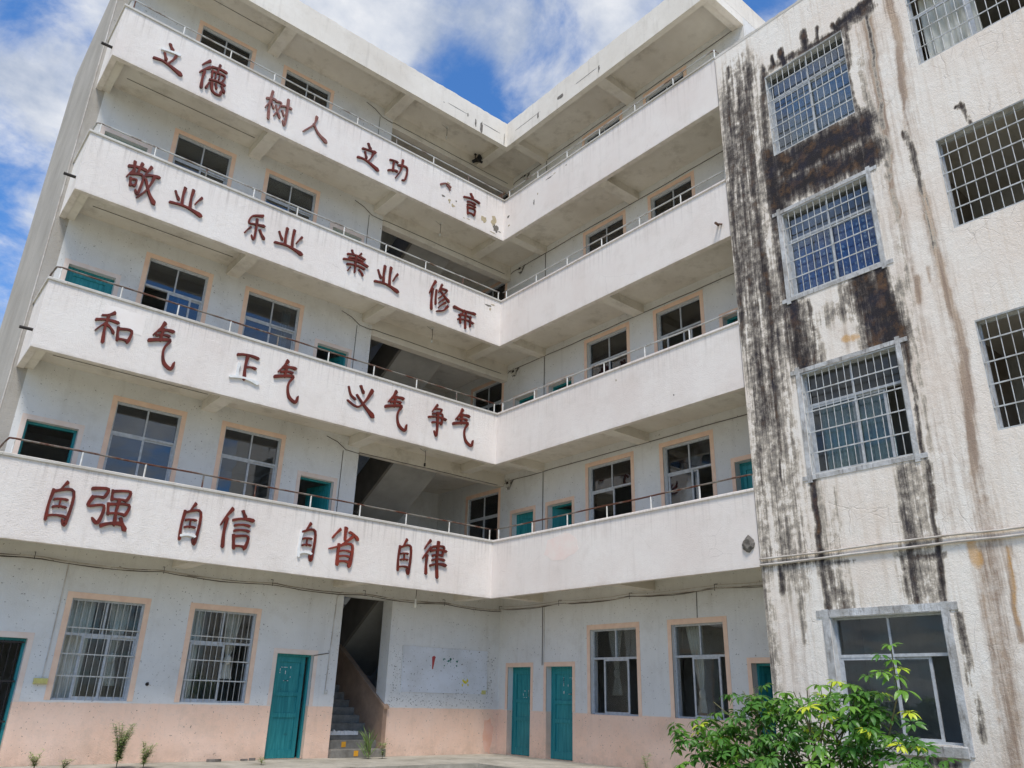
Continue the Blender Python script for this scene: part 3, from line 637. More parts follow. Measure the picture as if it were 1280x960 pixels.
def stroke_verts(mb, st, X, Z, ws, yf, yb):
    P = [Vector((X(a), Z(b))) for a, b, _ in st]; Wd = [w_ * ws * 0.5 for _, _, w_ in st]
    # resample
    pts, wd = [], []
    K = len(P)
    for i in range(K - 1):
        p0, p1, p2, p3 = P[max(i - 1, 0)], P[i], P[i + 1], P[min(i + 2, K - 1)]
        n = 5
        for j in range(n):
            t = j / n
            q = 0.5 * ((2 * p1) + (p2 - p0) * t + (2 * p0 - 5 * p1 + 4 * p2 - p3) * t * t + (3 * p1 - p0 - 3 * p2 + p3) * t ** 3)
            T_ = (i + t) / (K - 1)
            if K == 2: q = p1.lerp(p2, t) + Vector((p1.y - p2.y, p2.x - p1.x)) * 0.07 * math.sin(math.pi * t) * (1 if abs(p2.x - p1.x) > abs(p2.y - p1.y) else -0.6)
            bul = 1.14 - 0.50 * math.sin(math.pi * min(1, T_ * 1.05)) ** 0.7
            pts.append(q); wd.append((Wd[i] * (1 - t) + Wd[i + 1] * t) * bul)
    pts.append(P[-1]); wd.append(Wd[-1])
    L, Rr = [], []
    for i, p in enumerate(pts):
        d = (pts[min(i + 1, len(pts) - 1)] - pts[max(i - 1, 0)]).normalized(); nn = Vector((-d.y, d.x))
        e = d * wd[i] * 0.35 * (-1 if i == 0 else 0)
        L.append(p + nn * wd[i] * (0.75 if i in (0, len(pts) - 1) else 1) + e); Rr.append(p - nn * wd[i] * (1 if i else 0.9) + e * 2)
    d = (pts[0] - pts[1]).normalized(); s0 = pts[0] + d * wd[0] * 0.8
    d = (pts[-1] - pts[-2]).normalized(); s1 = pts[-1] + d * wd[-1] * 0.9
    out = [s0] + L + [s1] + list(reversed(Rr)); n = len(L); b = len(mb.v); k = len(out)
    for y in (yf, yb):
        for q in out: mb.v.append((q.x, y, q.y))
    for (o, fl) in ((0, 0), (k, 1)):
        fs = [(0, 1, k - 1)] + [(1 + i, 2 + i, k - 2 - i, k - 1 - i) for i in range(n - 1)] + [(n, n + 1, n + 2)]
        for f in fs: mb.f.append(tuple(b + o + i for i in (f if not fl else reversed(f))))
    for i in range(k): j = (i + 1) % k; mb.f.append((b + i, b + k + i, b + k + j, b + j))
def character(key, x0, x1, z0, z1, mat=None, white=(), drop=(), name='slogan_character', desc=None):
    mb, mw = MB(), MB(); X = lambda a: x0 + (x1 - x0) * a / 100; Z = lambda b: z1 - (z1 - z0) * b / 100; ws = 0.5 * ((x1 - x0) + (z1 - z0)) / 100 * 1.36
    for i, st in enumerate(G[key]):
        if i in drop: continue
        stroke_verts(mw if i in white else mb, st, X, Z, ws, -0.042 - 0.0007 * i, 0.004)
    o = mb.build(name, mat or m_red, TB)
    if desc: o['label'] = desc
    if white: mw.build('peeled_stroke', m_white, o)
C = character
for k_, x0, x1, z0, z1, kw in [
 ('li',-10.02,-9.40,13.93,14.66,dict(white=(1,),desc='character 立 with a white scar')),('de',-9.06,-8.43,13.87,14.74,{}),
 ('shu',-7.46,-6.82,13.92,14.78,dict(mat=m_fade,desc='faded reddish character')),('ren',-6.50,-5.82,14.02,14.68,dict(mat=m_fade,desc='faded reddish character')),
 ('li',-4.93,-4.30,13.94,14.68,{}),('gong',-4.0,-3.38,13.99,14.69,{}),('frag',-2.33,-1.96,14.44,14.70,dict(mat=m_fade,desc='broken scrap of a character')),('yan',-1.54,-0.93,13.99,14.73,{}),
 ('jing',-9.98,-9.34,10.56,11.40,{}),('ye',-9.05,-8.39,10.68,11.26,{}),('le',-7.46,-6.92,10.62,11.33,{}),('ye',-6.70,-6.03,10.69,11.28,{}),
 ('shan',-4.96,-4.30,10.74,11.37,{}),('ye',-4.06,-3.38,10.68,11.33,dict(white=())),('xiu',-2.44,-1.77,10.60,11.44,{}),('er',-1.61,-0.90,10.40,10.98,{}),
 ('he',-9.86,-9.20,7.30,7.95,{}),('qi',-8.88,-8.32,7.11,8.04,{}),('zheng',-7.18,-6.58,7.26,7.90,dict(white=(3,4),desc='character 正 with its lower strokes bare white')),('qi',-6.24,-5.64,7.10,8.01,{}),
 ('yi',-4.46,-3.74,7.25,7.94,{}),('qi',-3.44,-2.80,7.12,8.05,{}),('zh',-2.18,-1.66,7.21,8.02,{}),('qi',-1.44,-0.78,7.18,8.09,{}),
 ('zi',-9.94,-9.47,3.82,4.56,{}),('qiang',-9.28,-8.58,3.88,4.60,{}),('zi',-7.66,-7.22,3.80,4.56,dict(white=(5,),desc='character 自 with a bare white corner')),('xin',-6.88,-6.22,3.82,4.58,{}),
 ('zi',-5.22,-4.78,3.79,4.55,dict(white=(1,5),desc='character 自 with its lower part bare white')),('sheng',-4.50,-3.78,3.78,4.58,dict(mat=m_red2,desc='rust red character 省')),('zi',-2.79,-2.36,3.79,4.55,{}),('lv',-2.08,-1.42,3.80,4.62,{})]:
    C(k_, x0, x1, z0, z1, **kw)

# ------------------------------------------------------------------ patches, flakes, scars on the facade
def blob(fac, cx, cz, rx, rz_, mat, name, y=-0.004, seed=0, n=14, rough=0.3, parent=TB, depth=0.012):
    rr = random.Random(seed); P = []
    for i in range(n):
        t = 2 * math.pi * i / n; r_ = 1 + rr.uniform(-rough, rough); P.append((cx + math.cos(t) * rx * r_, cz + math.sin(t) * rz_ * r_))
    mb = MB(); mb.prism(P, 1, y, y + depth); return place(mb, name, mat, fac, parent)
rr = random.Random(11)
def rect_patch(x0, x1, z0, z1, mat, name='plaster_patch', fac=FA0, y=-0.003, seed=1):
    r2 = random.Random(seed); P = []
    n = 7
    for i in range(n): P.append((x0 + (x1 - x0) * i / n, z0 + r2.uniform(-0.012, 0.012)))
    for i in range(n): P.append((x1 + r2.uniform(-0.012, 0.012), z0 + (z1 - z0) * i / n))
    for i in range(n): P.append((x1 - (x1 - x0) * i / n, z1 + r2.uniform(-0.012, 0.012)))
    for i in range(n): P.append((x0 + r2.uniform(-0.012, 0.012), z1 - (z1 - z0) * i / n))
    mb = MB(); mb.prism(P, 1, y, y + 0.01); place(mb, name, mat, fac)
for a, b, z0, z1 in [(-9.75, -9.0, 7.66, 8.10)]:
    rect_patch(a, b, z0, z1, m_patch, seed=int(a * 10) & 255)
for i, (x, z, a, b) in enumerate([(-2.2, 14.22, .05, .03), (-1.98, 14.15, .04, .07), (-1.85, 14.05, .05, .05), (-1.75, 14.25, .03, .02), (-0.72, 14.1, .10, .13), (-0.38, 14.2, .09, .14), (-0.30, 14.0, .09, .13), (-0.42, 13.8, .12, .02),
                                  (-1.3, 13.86, .05, .012), (-0.15, 13.93, .05, .02), (-2.05, 14.72, .06, .02), (-1.45, 13.83, .03, .012), (-0.45, 11.4, .10, .03), (-0.3, 11.47, .07, .02), (-0.38, 11.3, .03, .04)]):
    blob(FA0, x, z, a, b, m_flake if i % 3 else m_grey, 'bare_render_patch', seed=i, rough=0.45)
for i, (x, z, a, b) in enumerate([(2.0, 14.84, .13, .015), (2.2, 14.87, .05, .014), (1.35, 14.35, .03, .07), (1.5, 14.55, .02, .03), (2.66, 14.88, .02, .02), (0.25, 14.1, .04, .02), (0.2, 14.42, .05, .03), (4.3, 8.0, .02, .02), (5.9, 7.2, .015, .02)]):
    blob(FB0, x, z, a, b, m_flake if i % 2 else m_grey, 'bare_render_patch', seed=30 + i, rough=0.5)
rect = lambda fac, x0, x1, z0, z1, mat, name, seed: rect_patch(x0, x1, z0, z1, mat, name, fac, -0.003, seed)
blob(FB0, 2.5, 4.45, 0.55, 0.30, m_pinkp, 'pink_patch', seed=3, rough=0.12, n=18, y=-0.002)
# roof fascia: grey runs and a crack near the inner corner
for i, (x, z, a, b) in enumerate([(-1.22, 17.32, .03, .14), (-0.99, 17.28, .05, .20), (-1.52, 17.44, .02, .07), (-0.6, 17.45, .30, .010), (-1.9, 17.46, .35, .008), (-0.10, 17.30, .014, .2), (-2.4, 17.40, .02, .012)]):
    blob(FA0, x, z, a, b, m_grey, 'grey_stain_patch', seed=50 + i, rough=0.3)
for i, (x, z, a, b) in enumerate([(1.46, 17.36, .03, .12), (2.41, 17.42, .13, .07), (3.96, 17.37, .03, .11), (3.4, 17.45, .45, .008), (1.0, 17.45, .5, .007)]):
    blob(FB0, x, z, a, b, m_grey, 'grey_stain_patch', seed=60 + i, rough=0.35)
# worn notice panel by the stair mouth
mb = MB(); mb.box(-1.55, 1.02, -0.008, 0.01, 1.30, 2.34); place(mb, 'notice_panel', m_notice, FA)
mb = MB()
for a, b, c, d in ((-1.58, 1.05, 2.34, 2.346), (-1.2, 0.4, 1.294, 1.30), (-1.586, -1.58, 1.5, 2.35), (1.05, 1.056, 1.29, 1.9)): mb.box(a, b, -0.010, 0.01, c, d)
place(mb, 'notice_panel_edge', m_cop, FA)
mb = MB(); rc = random.Random(77)
while len(mb.f) < 300 * 7:
    x_, z_ = rc.uniform(-1.92, 1.3), rc.uniform(0.98, 2.5)
    edge = min(abs(x_ + 1.75), abs(x_ - 1.18), abs(z_ - 1.12)); pr = 0.05 + 0.95 * math.exp(-edge / 0.13)
    if -1.55 < x_ < 1.02 and 1.3 < z_ < 2.34: pr *= 0.25
    if z_ > 2.2: pr *= 0.15
    if rc.random() > pr: continue
    e = rc.uniform(0.004, 0.016); q_ = [(x_ + e * math.cos(t) * rc.uniform(.4, 1.3), z_ + e * math.sin(t) * rc.uniform(.4, 1.3)) for t in (0, 1.25, 2.5, 3.75, 5.0)]
    mb.prism(q_, 1, -0.0095 - rc.uniform(0, .002) if (-1.56 < x_ < 1.03 and 1.28 < z_ < 2.36) else -0.0015 - rc.uniform(0, .001), 0.0)
tag(place(mb, 'chipped_paint', m_grey, FA), kind='stuff')
# the remains of painted drawings on it
def flat(fac, polys, mat, name, y): 
    mb = MB()
    for P in polys: mb.prism(P, 1, y, y + 0.004)
    return place(mb, name, mat, fac)
m_r = simple('red_print', srgb(176, 70, 66), 0.8); m_g = simple('green_print', srgb(54, 120, 100), 0.8); m_y = simple('yellow_print', srgb(222, 206, 60), 0.8)
flat(FA, [[(-0.70, 1.84), (-0.67, 1.84), (-0.63, 2.06), (-0.61, 2.12), (-0.66, 2.15), (-0.72, 2.12), (-0.71, 2.02)]], m_r, 'painted_mark', -0.0115)
r2 = random.Random(2); P = []
for i in range(16):
    cx = -0.42 + r2.random() * 0.52; cz = 1.93 + r2.random() * 0.17 - max(0, cx - 0.0) * 0.2; e = r2.uniform(0.012, 0.035)
    P.append([(cx + e * math.cos(t) * r2.uniform(.5, 1.2), cz + e * math.sin(t) * r2.uniform(.5, 1.2)) for t in (0, 1.3, 2.5, 3.8, 5.0)])
flat(FA, P, m_g, 'painted_mark', -0.0115)
P = []
for i in range(6):
    cx = 0.24 + i * 0.035 + r2.uniform(-.01, .01); cz = 1.50 + abs(math.sin(i * 1.9)) * 0.11; e = r2.uniform(0.03, 0.045)
    P.append([(cx + e * math.cos(t) * r2.uniform(.5, 1.2), cz + e * math.sin(t) * r2.uniform(.5, 1.2)) for t in (0, 1.3, 2.5, 3.8, 5.0)])
flat(FA, P[:3], m_y, 'painted_mark', -0.0115); flat(FA, P[3:], m_y, 'painted_mark', -0.0125)
flat(FA, [[(0.86, 1.30), (1.0, 1.30), (1.0, 1.40), (0.86, 1.39)]], m_ystain, 'painted_mark', -0.0115)
blob(FA, 1.12, 0.35, 0.16, 0.42, simple('orange_stain', srgb(229, 176, 148), 0.9, srgb(233, 190, 168), 4, 0.3), 'orange_stain_patch', seed=8, n=16, rough=0.2, y=-0.003)
# cement lump and iron stub on wing B's parapets
bpy_l = MB(); rr = random.Random(9); n0 = 12
rings = [(0.13, 0.0), (0.115, -0.03), (0.07, -0.06), (0.025, -0.05)]
for r_, y in rings:
    for i in range(n0): t = 2 * math.pi * i / n0; q = r_ * (1 + rr.uniform(-.2, .2)); bpy_l.v.append((7.39 + q * math.cos(t), y, 3.91 + q * 1.15 * math.sin(t)))
for a in range(len(rings) - 1):
    for i in range(n0): j = (i + 1) % n0; bpy_l.f.append((a * n0 + i, a * n0 + j, (a + 1) * n0 + j, (a + 1) * n0 + i))
bpy_l.f.append(tuple(range(3 * n0, 4 * n0)))
place(bpy_l, 'cement_lump', m_grey, FB0)
mb = MB(); mb.tube([(7.32, 0.02, 10.68), (7.36, -0.16, 10.64)], 0.028, 8); mb.tube([(7.40, 0.02, 10.67), (7.42, -0.12, 10.60)], 0.02, 8); place(mb, 'iron_stub', simple('rusty_iron', srgb(110, 84, 70), 0.8), FB0)
# drain stubs at the free ends of the corridors
for k in (3, 4, 5):
    z = 7.33 + 3.4 * (k - 3); mb = MB(); mb.tube([(-10.7, 0.33, z), (-11.0, 0.33, z - 0.01)], 0.032, 8); mb.build('drain_stub', m_dark, TB)
# conduit runs (thin painted pipes) on walls and soffits
def wire(fac, pts, r_, mat, name='wall_conduit', sides=5): mb = MB(); mb.tube(pts, r_, sides); return place(mb, name, mat, fac)
for k in range(2, 6):
    zb = FL[k] + 2.99
    rr = random.Random(k)
    P = [(x_, -0.02, zb - 0.0 + rr.uniform(-.008, .008)) for x_ in np.arange(-1.2, 7.5, 0.45)]
    wire(FB, [(-1.30, -0.02, zb - 0.05)] + P, 0.009, m_wire)
    wire(FB, [(0.32, -0.015, FL[k] + 0.9), (0.32, -0.015, zb)], 0.009, m_wire)
    P = [(x_, -0.015, zb - 0.02 + rr.uniform(-.006, .006)) for x_ in np.arange(-3.25, 1.2, 0.4)]
    wire(FA, [(-4.2, -0.015, zb + 0.10), (-3.9, -0.015, zb + 0.02), (-3.65, -0.015, zb - .13), (-3.3, -0.015, zb - .15)] + [(a, b, c - .1) for a, b, c in P], 0.008, m_wire)
    wire(FA, [(-3.72, -0.012, FL[k] + 0.9), (-3.72, -0.012, zb - 0.16)], 0.007, m_wire)
    wire(FA, [(-10.3, -0.5, FL[k + 1] - 0.2), (-7.3, -0.5, FL[k + 1] - 0.2)], 0.006, m_wire)
wire(FA, [(-9.10, -0.012, 1.36), (-9.10, -0.012, 3.40)], 0.010, m_pvc); wire(FA, [(-3.52, -0.012, 1.30), (-3.50, -0.012, 2.05), (-3.46, -0.012, 3.3), (-3.35, -0.012, 3.42)], 0.011, m_pvc)
wire(FA, [(-3.88, -0.012, 1.99), (-3.52, -0.012, 2.06)], 0.009, m_wire)
wire(FB, [(0.36, -0.012, 2.0), (0.36, -0.012, 3.42)], 0.008, m_wire); wire(FB, [(0.42, -0.012, 2.0), (0.42, -0.012, 3.42)], 0.008, m_pvc)
wire(FB, [(5.1, -0.012, 2.87), (5.12, -0.012, 3.40)], 0.007, m_wire)
mb = MB(); mb.tube([(-10.845, 1.36, 0), (-10.845, 1.36, 17.3)], 0.014, 6); mb.build('downpipe', m_pvc, TB)

# ------------------------------------------------------------------ annex: stained four-storey wing
AN = empty('annex_building', 'four-storey side wing with black mould stains, cement-trimmed and barred windows', 'building', (0, 0, 0))
STAINS = [
('K',[(7.97,13.27),(7.93,10.8),(7.98,8.18),(8.03,6.19)],0.66,0.5),
('G',[(8.16,13.8),(8.16,9.91),(8.15,6.96)],0.95,0.74),
('G',[(8.07,7.31),(8.15,4.66),(8.21,3.54)],0.85,0.52),
('K',[(8.87,11.37),(10.53,11.24)],0.55,1.1),
('K',[(8.85,10.71),(10.58,10.57)],0.55,1.1),
('K',[(8.62,11.61),(8.75,10.34)],0.4,1),
('G',[(8.68,8.18),(8.94,7.03)],0.6,1.0),
('K',[(10.14,8.1),(10.4,7.01)],0.62,0.95),
('G',[(9.42,7.74),(10.65,7.74)],0.5,0.5),
('G',[(8.8,4.69),(9.09,2.69)],0.5,0.38),
('G',[(10.41,4.66),(10.37,2.61)],0.55,0.45),
('G',[(7.64,3.32),(7.69,1.01)],0.3,0.5),
('R',[(10.99,12.83),(10.91,10.29),(10.85,8.19),(10.88,6.0),(10.83,3.97)],0.5,0.32),
('R',[(11.47,12.47),(11.34,9.54),(11.41,6.94),(11.36,4.84)],0.3,0.36),
('R',[(11.31,3.32),(11.19,1.14)],0.6,0.42),
('R',[(8.1,3.28),(8.11,1.5)],0.5,0.3),
('G',[(8.96,13.8),(10.63,13.61)],0.2,1.0),
('G',[(10.65,13.8),(11.01,13.78)],0.34,1.3),
('R',[(11.0,13.42),(10.95,11.52)],0.3,0.6),
('G',[(10.72,13.34),(10.79,11.44),(10.88,9.96)],0.16,0.5),
('G',[(10.91,9.61),(10.86,7.43),(10.77,4.97)],0.12,0.42),
('K',[(7.9,13.87),(7.78,12.1),(7.71,10.13),(7.69,7.94)],0.2,0.62),
('K',[(8.39,14.05),(8.27,12.23),(8.24,10.64),(8.28,9.31),(8.32,7.56)],0.32,0.66),
('K',[(8.12,13.39),(8.0,11.15),(7.93,8.91),(7.95,7.01)],0.24,0.6),
('K',[(8.77,13.83),(8.61,11.82),(8.61,10.45),(8.63,8.8),(8.62,7.29)],0.18,0.62),
('G',[(7.77,7.91),(7.77,5.63),(7.78,3.59)],0.3,0.6),
('G',[(8.41,7.36),(8.44,5.48),(8.45,4.33),(8.47,3.51)],0.16,0.6),
('K',[(8.19,9.35),(8.22,7.59),(8.22,6.14),(8.19,4.95)],0.06,0.8),
('K',[(9.02,11.09),(10.59,11.11)],0.38,1.2),
('K',[(8.88,10.69),(10.57,10.49)],0.34,1.2),
('K',[(10.45,11.47),(10.63,10.37)],0.12,1),
('R',[(9.5,11.49),(9.42,10.13)],0.14,0.7),
('K',[(8.79,8.19),(8.81,7.23),(8.87,6.93)],0.22,1),
('K',[(9.11,8.1),(9.14,7.12)],0.1,0.7),
('K',[(10.1,8.28),(10.19,7.0)],0.2,1.1),
('K',[(10.43,8.29),(10.56,7.02)],0.22,1.2),
('K',[(9.94,8.18),(10.43,8.13)],0.1,0.8),
('G',[(10.54,9.98),(10.56,8.96),(10.55,8.16),(10.63,7.22)],0.09,0.9),
('K',[(10.66,6.84),(10.68,5.92),(10.63,4.87)],0.06,0.8),
('K',[(8.78,4.79),(8.77,4.28),(8.78,3.48)],0.1,0.85),
('R',[(8.95,4.73),(8.94,3.59)],0.08,0.5),
('G',[(9.15,4.63),(9.13,3.44)],0.08,0.4),
('K',[(8.72,3.55),(8.75,2.97),(8.77,2.71)],0.12,0.55),
('G',[(8.78,3.48),(9.08,2.63)],0.28,0.7),
('G',[(10.27,4.69),(10.22,3.45),(10.21,2.68)],0.16,0.9),
('K',[(10.66,4.71),(10.64,3.99),(10.61,3.28),(10.58,2.6)],0.09,0.72),
('R',[(10.52,4.7),(10.45,3.42)],0.1,0.5),
('G',[(10.14,3.33),(10.2,2.62)],0.3,0.75),
('G',[(10.08,3.34),(10.67,3.35)],0.09,1),
('G',[(7.66,3.49),(8.35,3.47),(9.32,3.4)],0.07,0.8),
('K',[(7.96,3.4),(7.97,3.09)],0.12,0.7),
('G',[(7.78,2.78),(7.67,1.25)],0.1,0.5),
('G',[(8.29,3.0),(8.31,2.24)],0.12,0.5),
('G',[(10.49,13.82),(10.99,13.84)],0.22,1.6),
('G',[(10.69,13.83),(11.06,13.91)],0.2,1.6),
('G',[(9.72,14.1),(9.75,13.72)],0.14,1.6),
('G',[(10.02,14.06),(10.02,13.64)],0.07,1.6),
('G',[(8.9,13.78),(9.6,13.7),(10.56,13.69)],0.06,1.4),
('K',[(9.2,14.04),(9.23,13.71)],0.1,1.5),
('K',[(9.01,14.05),(9.01,13.78)],0.06,1.3),
('K',[(10.33,13.89),(10.44,13.7)],0.07,1.4),
('G',[(10.56,13.52),(10.52,12.58),(10.52,11.71),(10.62,11.36)],0.09,1.2),
('G',[(7.94,14.53),(7.95,14.24)],0.05,1.2),
('G',[(11.02,13.72),(10.99,12.83),(11.0,11.86),(10.95,10.97)],0.06,0.8),
('R',[(11.02,13.72),(10.99,12.83),(11.0,11.86),(10.95,10.97)],0.14,1.6),
('R',[(10.77,13.5),(10.77,12.6),(10.81,11.61)],0.05,0.9),
('R',[(10.95,10.97),(10.92,10.28),(10.89,9.62),(10.93,9.1)],0.1,1.4),
('R',[(10.81,11.06),(10.99,10.86)],0.14,0.7),
('R',[(11.43,13.68),(11.48,13.04),(11.45,12.29),(11.39,11.41)],0.14,1.3),
('R',[(11.39,11.41),(11.29,10.67)],0.07,1),
('G',[(11.27,10.63),(11.32,10.05),(11.36,9.45)],0.1,1.1),
('G',[(11.36,9.45),(11.4,8.71),(11.41,8.25)],0.07,0.8),
('R',[(11.36,9.45),(11.4,8.71),(11.41,8.25)],0.12,1.4),
('R',[(11.41,8.25),(11.41,7.65),(11.46,6.91),(11.48,6.36)],0.13,1.4),
('R',[(11.48,6.36),(11.43,5.58),(11.35,4.84),(11.27,4.49)],0.13,1.3),
('R',[(11.27,4.49),(11.29,3.89),(11.35,3.54)],0.3,0.7),
('R',[(11.0,9.07),(10.95,8.3),(10.97,7.83)],0.1,0.6),
('R',[(11.03,7.81),(10.98,7.45)],0.1,1.4),
('R',[(11.21,7.96),(11.21,7.73)],0.05,1),
('R',[(10.96,7.24),(10.97,6.39),(10.93,5.45),(10.92,4.81)],0.12,0.45),
('R',[(10.88,5.14),(10.88,4.44)],0.16,0.5),
('O',[(9.65,7.19),(10.0,7.14)],0.1,1.2),
('R',[(9.36,7.84),(9.71,7.09)],0.2,0.35),
('O',[(11.07,3.44),(11.11,3.23)],0.12,1.3),
('R',[(11.24,3.38),(11.23,2.35),(11.19,1.53),(11.12,0.65)],0.32,0.8),
('O',[(11.52,3.35),(11.51,2.86),(11.49,2.34)],0.05,0.8),
('R',[(11.52,3.35),(11.49,2.76),(11.47,2.13)],0.06,1.4),
('R',[(11.16,3.34),(11.09,2.14),(10.98,1.13)],0.08,0.8),
('R',[(8.06,2.95),(8.17,2.24),(8.19,1.63)],0.3,0.3),
('K',[(12.23,10.67),(12.3,10.21)],0.05,0.8),
('K',[(12.14,10.65),(12.25,10.61)],0.05,1),
('G',[(10.73,2.48),(10.74,1.63),(10.74,0.92)],0.1,0.9),
('R',[(10.36,0.65),(10.17,0.51)],0.2,0.9),
('G',[(9.86,0.57),(10.39,0.53)],0.15,0.7)
]
A1, A2 = (8.78, 10.50), (11.72, 13.50)
hN = [(A1[0], A1[1], 0.78, 2.56), (A1[0], A1[1], 4.92, 6.80), (A1[0], A1[1], 8.36, 10.20), (A1[0], A1[1], 11.60, 13.64),
      (A2[0], A2[1], 0.78, 2.56), (A2[0], A2[1], 5.02, 6.80), (A2[0], A2[1], 8.46, 10.21), (A2[0], A2[1], 11.86, 13.64)]
HN_TOP = 15.04
def stained_wall():
    def cuts(lo, hi, marks, step):
        out = [lo]; ms = sorted({m_ for m_ in marks if lo < m_ < hi} | {hi})
        for m_ in ms:
            n = max(1, int(round((m_ - out[-1]) / step))); a = out[-1]; out += [a + (m_ - a) * (i + 1) / n for i in range(n)]
        return out
    xs = cuts(7.62, 13.6, [h[i] for h in hN for i in (0, 1)], 0.04) + [14.4, 15.2, 16.0]; zs = cuts(-0.6, HN_TOP, [h[i] for h in hN for i in (2, 3)], 0.05)
    X, Z = np.meshgrid(np.array(xs), np.array(zs), indexing='ij')
    sh = X.shape; ch = {c: np.zeros(sh) for c in 'KGRO'}
    # meander so that the runs are not straight
    rng = np.random.RandomState(3)
    wob = sum(a * np.sin(Z * f + X * g_ + p) for a, f, g_, p in [(0.016, 2.1, 1.3, .4), (0.012, 5.3, 2.1, 1.9), (0.008, 11.0, 3.0, 2.2)])
    for kind, pts, w_, s_ in STAINS:
        best = np.full(sh, 1e9)
        for (ax, az), (bx, bz) in zip(pts, pts[1:]):
            dx, dz = bx - ax, bz - az; L = dx * dx + dz * dz + 1e-9
            t = np.clip(((X + wob - ax) * dx + (Z - az) * dz) / L, 0, 1)
            vert = abs(dz) > abs(dx)
            ddx = X + wob - ax - t * dx; ddz = Z - az - t * dz
            best = np.minimum(best, np.sqrt(ddx ** 2 + (ddz * (0.6 if vert else 1.0)) ** 2))
        v = s_ * np.clip(1.12 - best / (w_ * 0.80), 0, 1)
        ch[kind] = np.maximum(ch[kind], v)
    rim = np.clip(1 - np.abs(X - 7.62) / 1.0, 0, 1) * np.clip((14.2 - Z) / 1.5, 0, 1) * np.clip((Z - 1) / 4, 0.15, 1)
    ch['G'] = np.maximum(ch['G'], rim * 0.32)
    mb = MB(); wall = mb
    idx = np.arange(X.size).reshape(sh)
    hole = lambda cx, cz: any(h[0] < cx < h[1] and h[2] < cz < h[3] for h in hN)
    mb.v = [(float(a), 0.0, float(b)) for a, b in zip(X.ravel(), Z.ravel())]
    for i in range(sh[0] - 1):
        for j in range(sh[1] - 1):
            if hole((xs[i] + xs[i + 1]) / 2, (zs[j] + zs[j + 1]) / 2): continue
            mb.f.append((int(idx[i, j]), int(idx[i + 1, j]), int(idx[i + 1, j + 1]), int(idx[i, j + 1])))
    me = bpy.data.meshes.new('wall'); me.from_pydata(mb.v, [], mb.f)
    at = me.color_attributes.new('stain', 'FLOAT_COLOR', 'POINT')
    arr = np.stack([ch[c].ravel() for c in 'KGRO'], 1).astype(np.float32); at.data.foreach_set('color', arr.ravel())
    s = Mt('stained_white_plaster')
    a = s.n('ShaderNodeAttribute', attribute_name='stain'); sp = s.n('ShaderNodeSeparateColor'); s.l(a.outputs['Color'], sp.inputs[0])
    K, Gc, Rc, Oc = sp.outputs[0], sp.outputs[1], sp.outputs[2], a.outputs['Alpha']
    base = s.mix(s.rng(s.noise(0.5, 5, 0.6), 0.35, 0.68), srgb(234, 228, 219), srgb(226, 213, 200))
    base = s.mix(s.rng(s.noise(1.2, 6, 0.7), 0.50, 0.72, 0, 0.3), base, srgb(216, 196, 178))
    base = s.mix(s.rng(s.noise(16, 4, 0.7), 0.6, 0.8, 0, 0.35), base, srgb(176, 164, 150))
    streak = s.noise(1, 6, 0.62, s.vec((15, 15, 0.55))); fine = s.noise(1, 6, 0.68, s.vec((34, 34, 2.2))); patch = s.noise(8, 9, 0.74); broad = s.noise(1, 5, 0.6, s.vec((5, 5, 0.8)))
    mixn = s.math('ADD', s.math('ADD', s.math('MULTIPLY', streak, 0.34), s.math('MULTIPLY', broad, 0.22)), s.math('ADD', s.math('MULTIPLY', fine, 0.16), s.math('MULTIPLY', patch, 0.40)))
    nz = s.math('MULTIPLY', s.math('SUBTRACT', mixn, 0.56), 3.8)
    base = s.mix(s.math('MULTIPLY', s.rng(s.math('ADD', s.math('MULTIPLY', streak, 0.6), s.math('MULTIPLY', broad, 0.4)), 0.48, 0.66), 0.38), base, srgb(188, 166, 142))
    def amt(v, g): return s.math('ADD', v, s.math('MULTIPLY', nz, s.rng(v, 0.0, g)))
    mR = s.math('MULTIPLY', s.rng(amt(Rc, 0.5), 0.12, 0.95), 0.78); mO = s.math('MULTIPLY', s.rng(amt(Oc, 0.5), 0.2, 0.9), 0.65)
    # dark growth: the deeper the soaking, the further through tan and grey to near black
    D = s.math('MAXIMUM', K, s.math('MULTIPLY', Gc, 0.62)); D = amt(D, 0.40)
    rp = s.n('ShaderNodeValToRGB'); cr = rp.color_ramp; s.l(D, rp.inputs[0])
    stops = [(0.10, (0, 0, 0, 0)), (0.22, srgb(196, 184, 168)), (0.38, srgb(150, 142, 132)), (0.56, srgb(104, 97, 91)), (0.80, srgb(70, 64, 62)), (1.0, srgb(48, 44, 45))]
    cr.elements[0].position = 0.10; cr.elements[0].color = srgb(214, 204, 190); cr.elements[1].position = 1.0; cr.elements[1].color = stops[-1][1]
    for p_, c__ in stops[1:-1]: e = cr.elements.new(p_); e.color = c__
    mD = s.rng(D, 0.14, 0.28, smooth=True); mK = s.rng(D, 0.45, 0.9)
    rc = s.mix(s.rng(streak, 0.4, 0.6), srgb(178, 152, 126), srgb(128, 102, 82))
    dk = rp.outputs[0]
    dk = s.mix(s.math('MULTIPLY', s.rng(s.noise(3.5, 6, 0.7), 0.50, 0.66), s.math('MULTIPLY', mK, 0.55)), dk, srgb(128, 96, 66))
    dk = s.mix(s.math('MULTIPLY', s.rng(s.noise(2.1, 4, 0.6), 0.48, 0.62), s.math('MULTIPLY', mK, 0.4)), dk, srgb(46, 48, 64))
    c_ = s.mix(mR, base, rc); c_ = s.mix(mO, c_, srgb(200, 150, 76)); c_ = s.mix(mD, c_, dk)
    # hairline cracks
    vo = s.n('ShaderNodeTexVoronoi', feature='DISTANCE_TO_EDGE'); vo.inputs['Scale'].default_value = 3.2
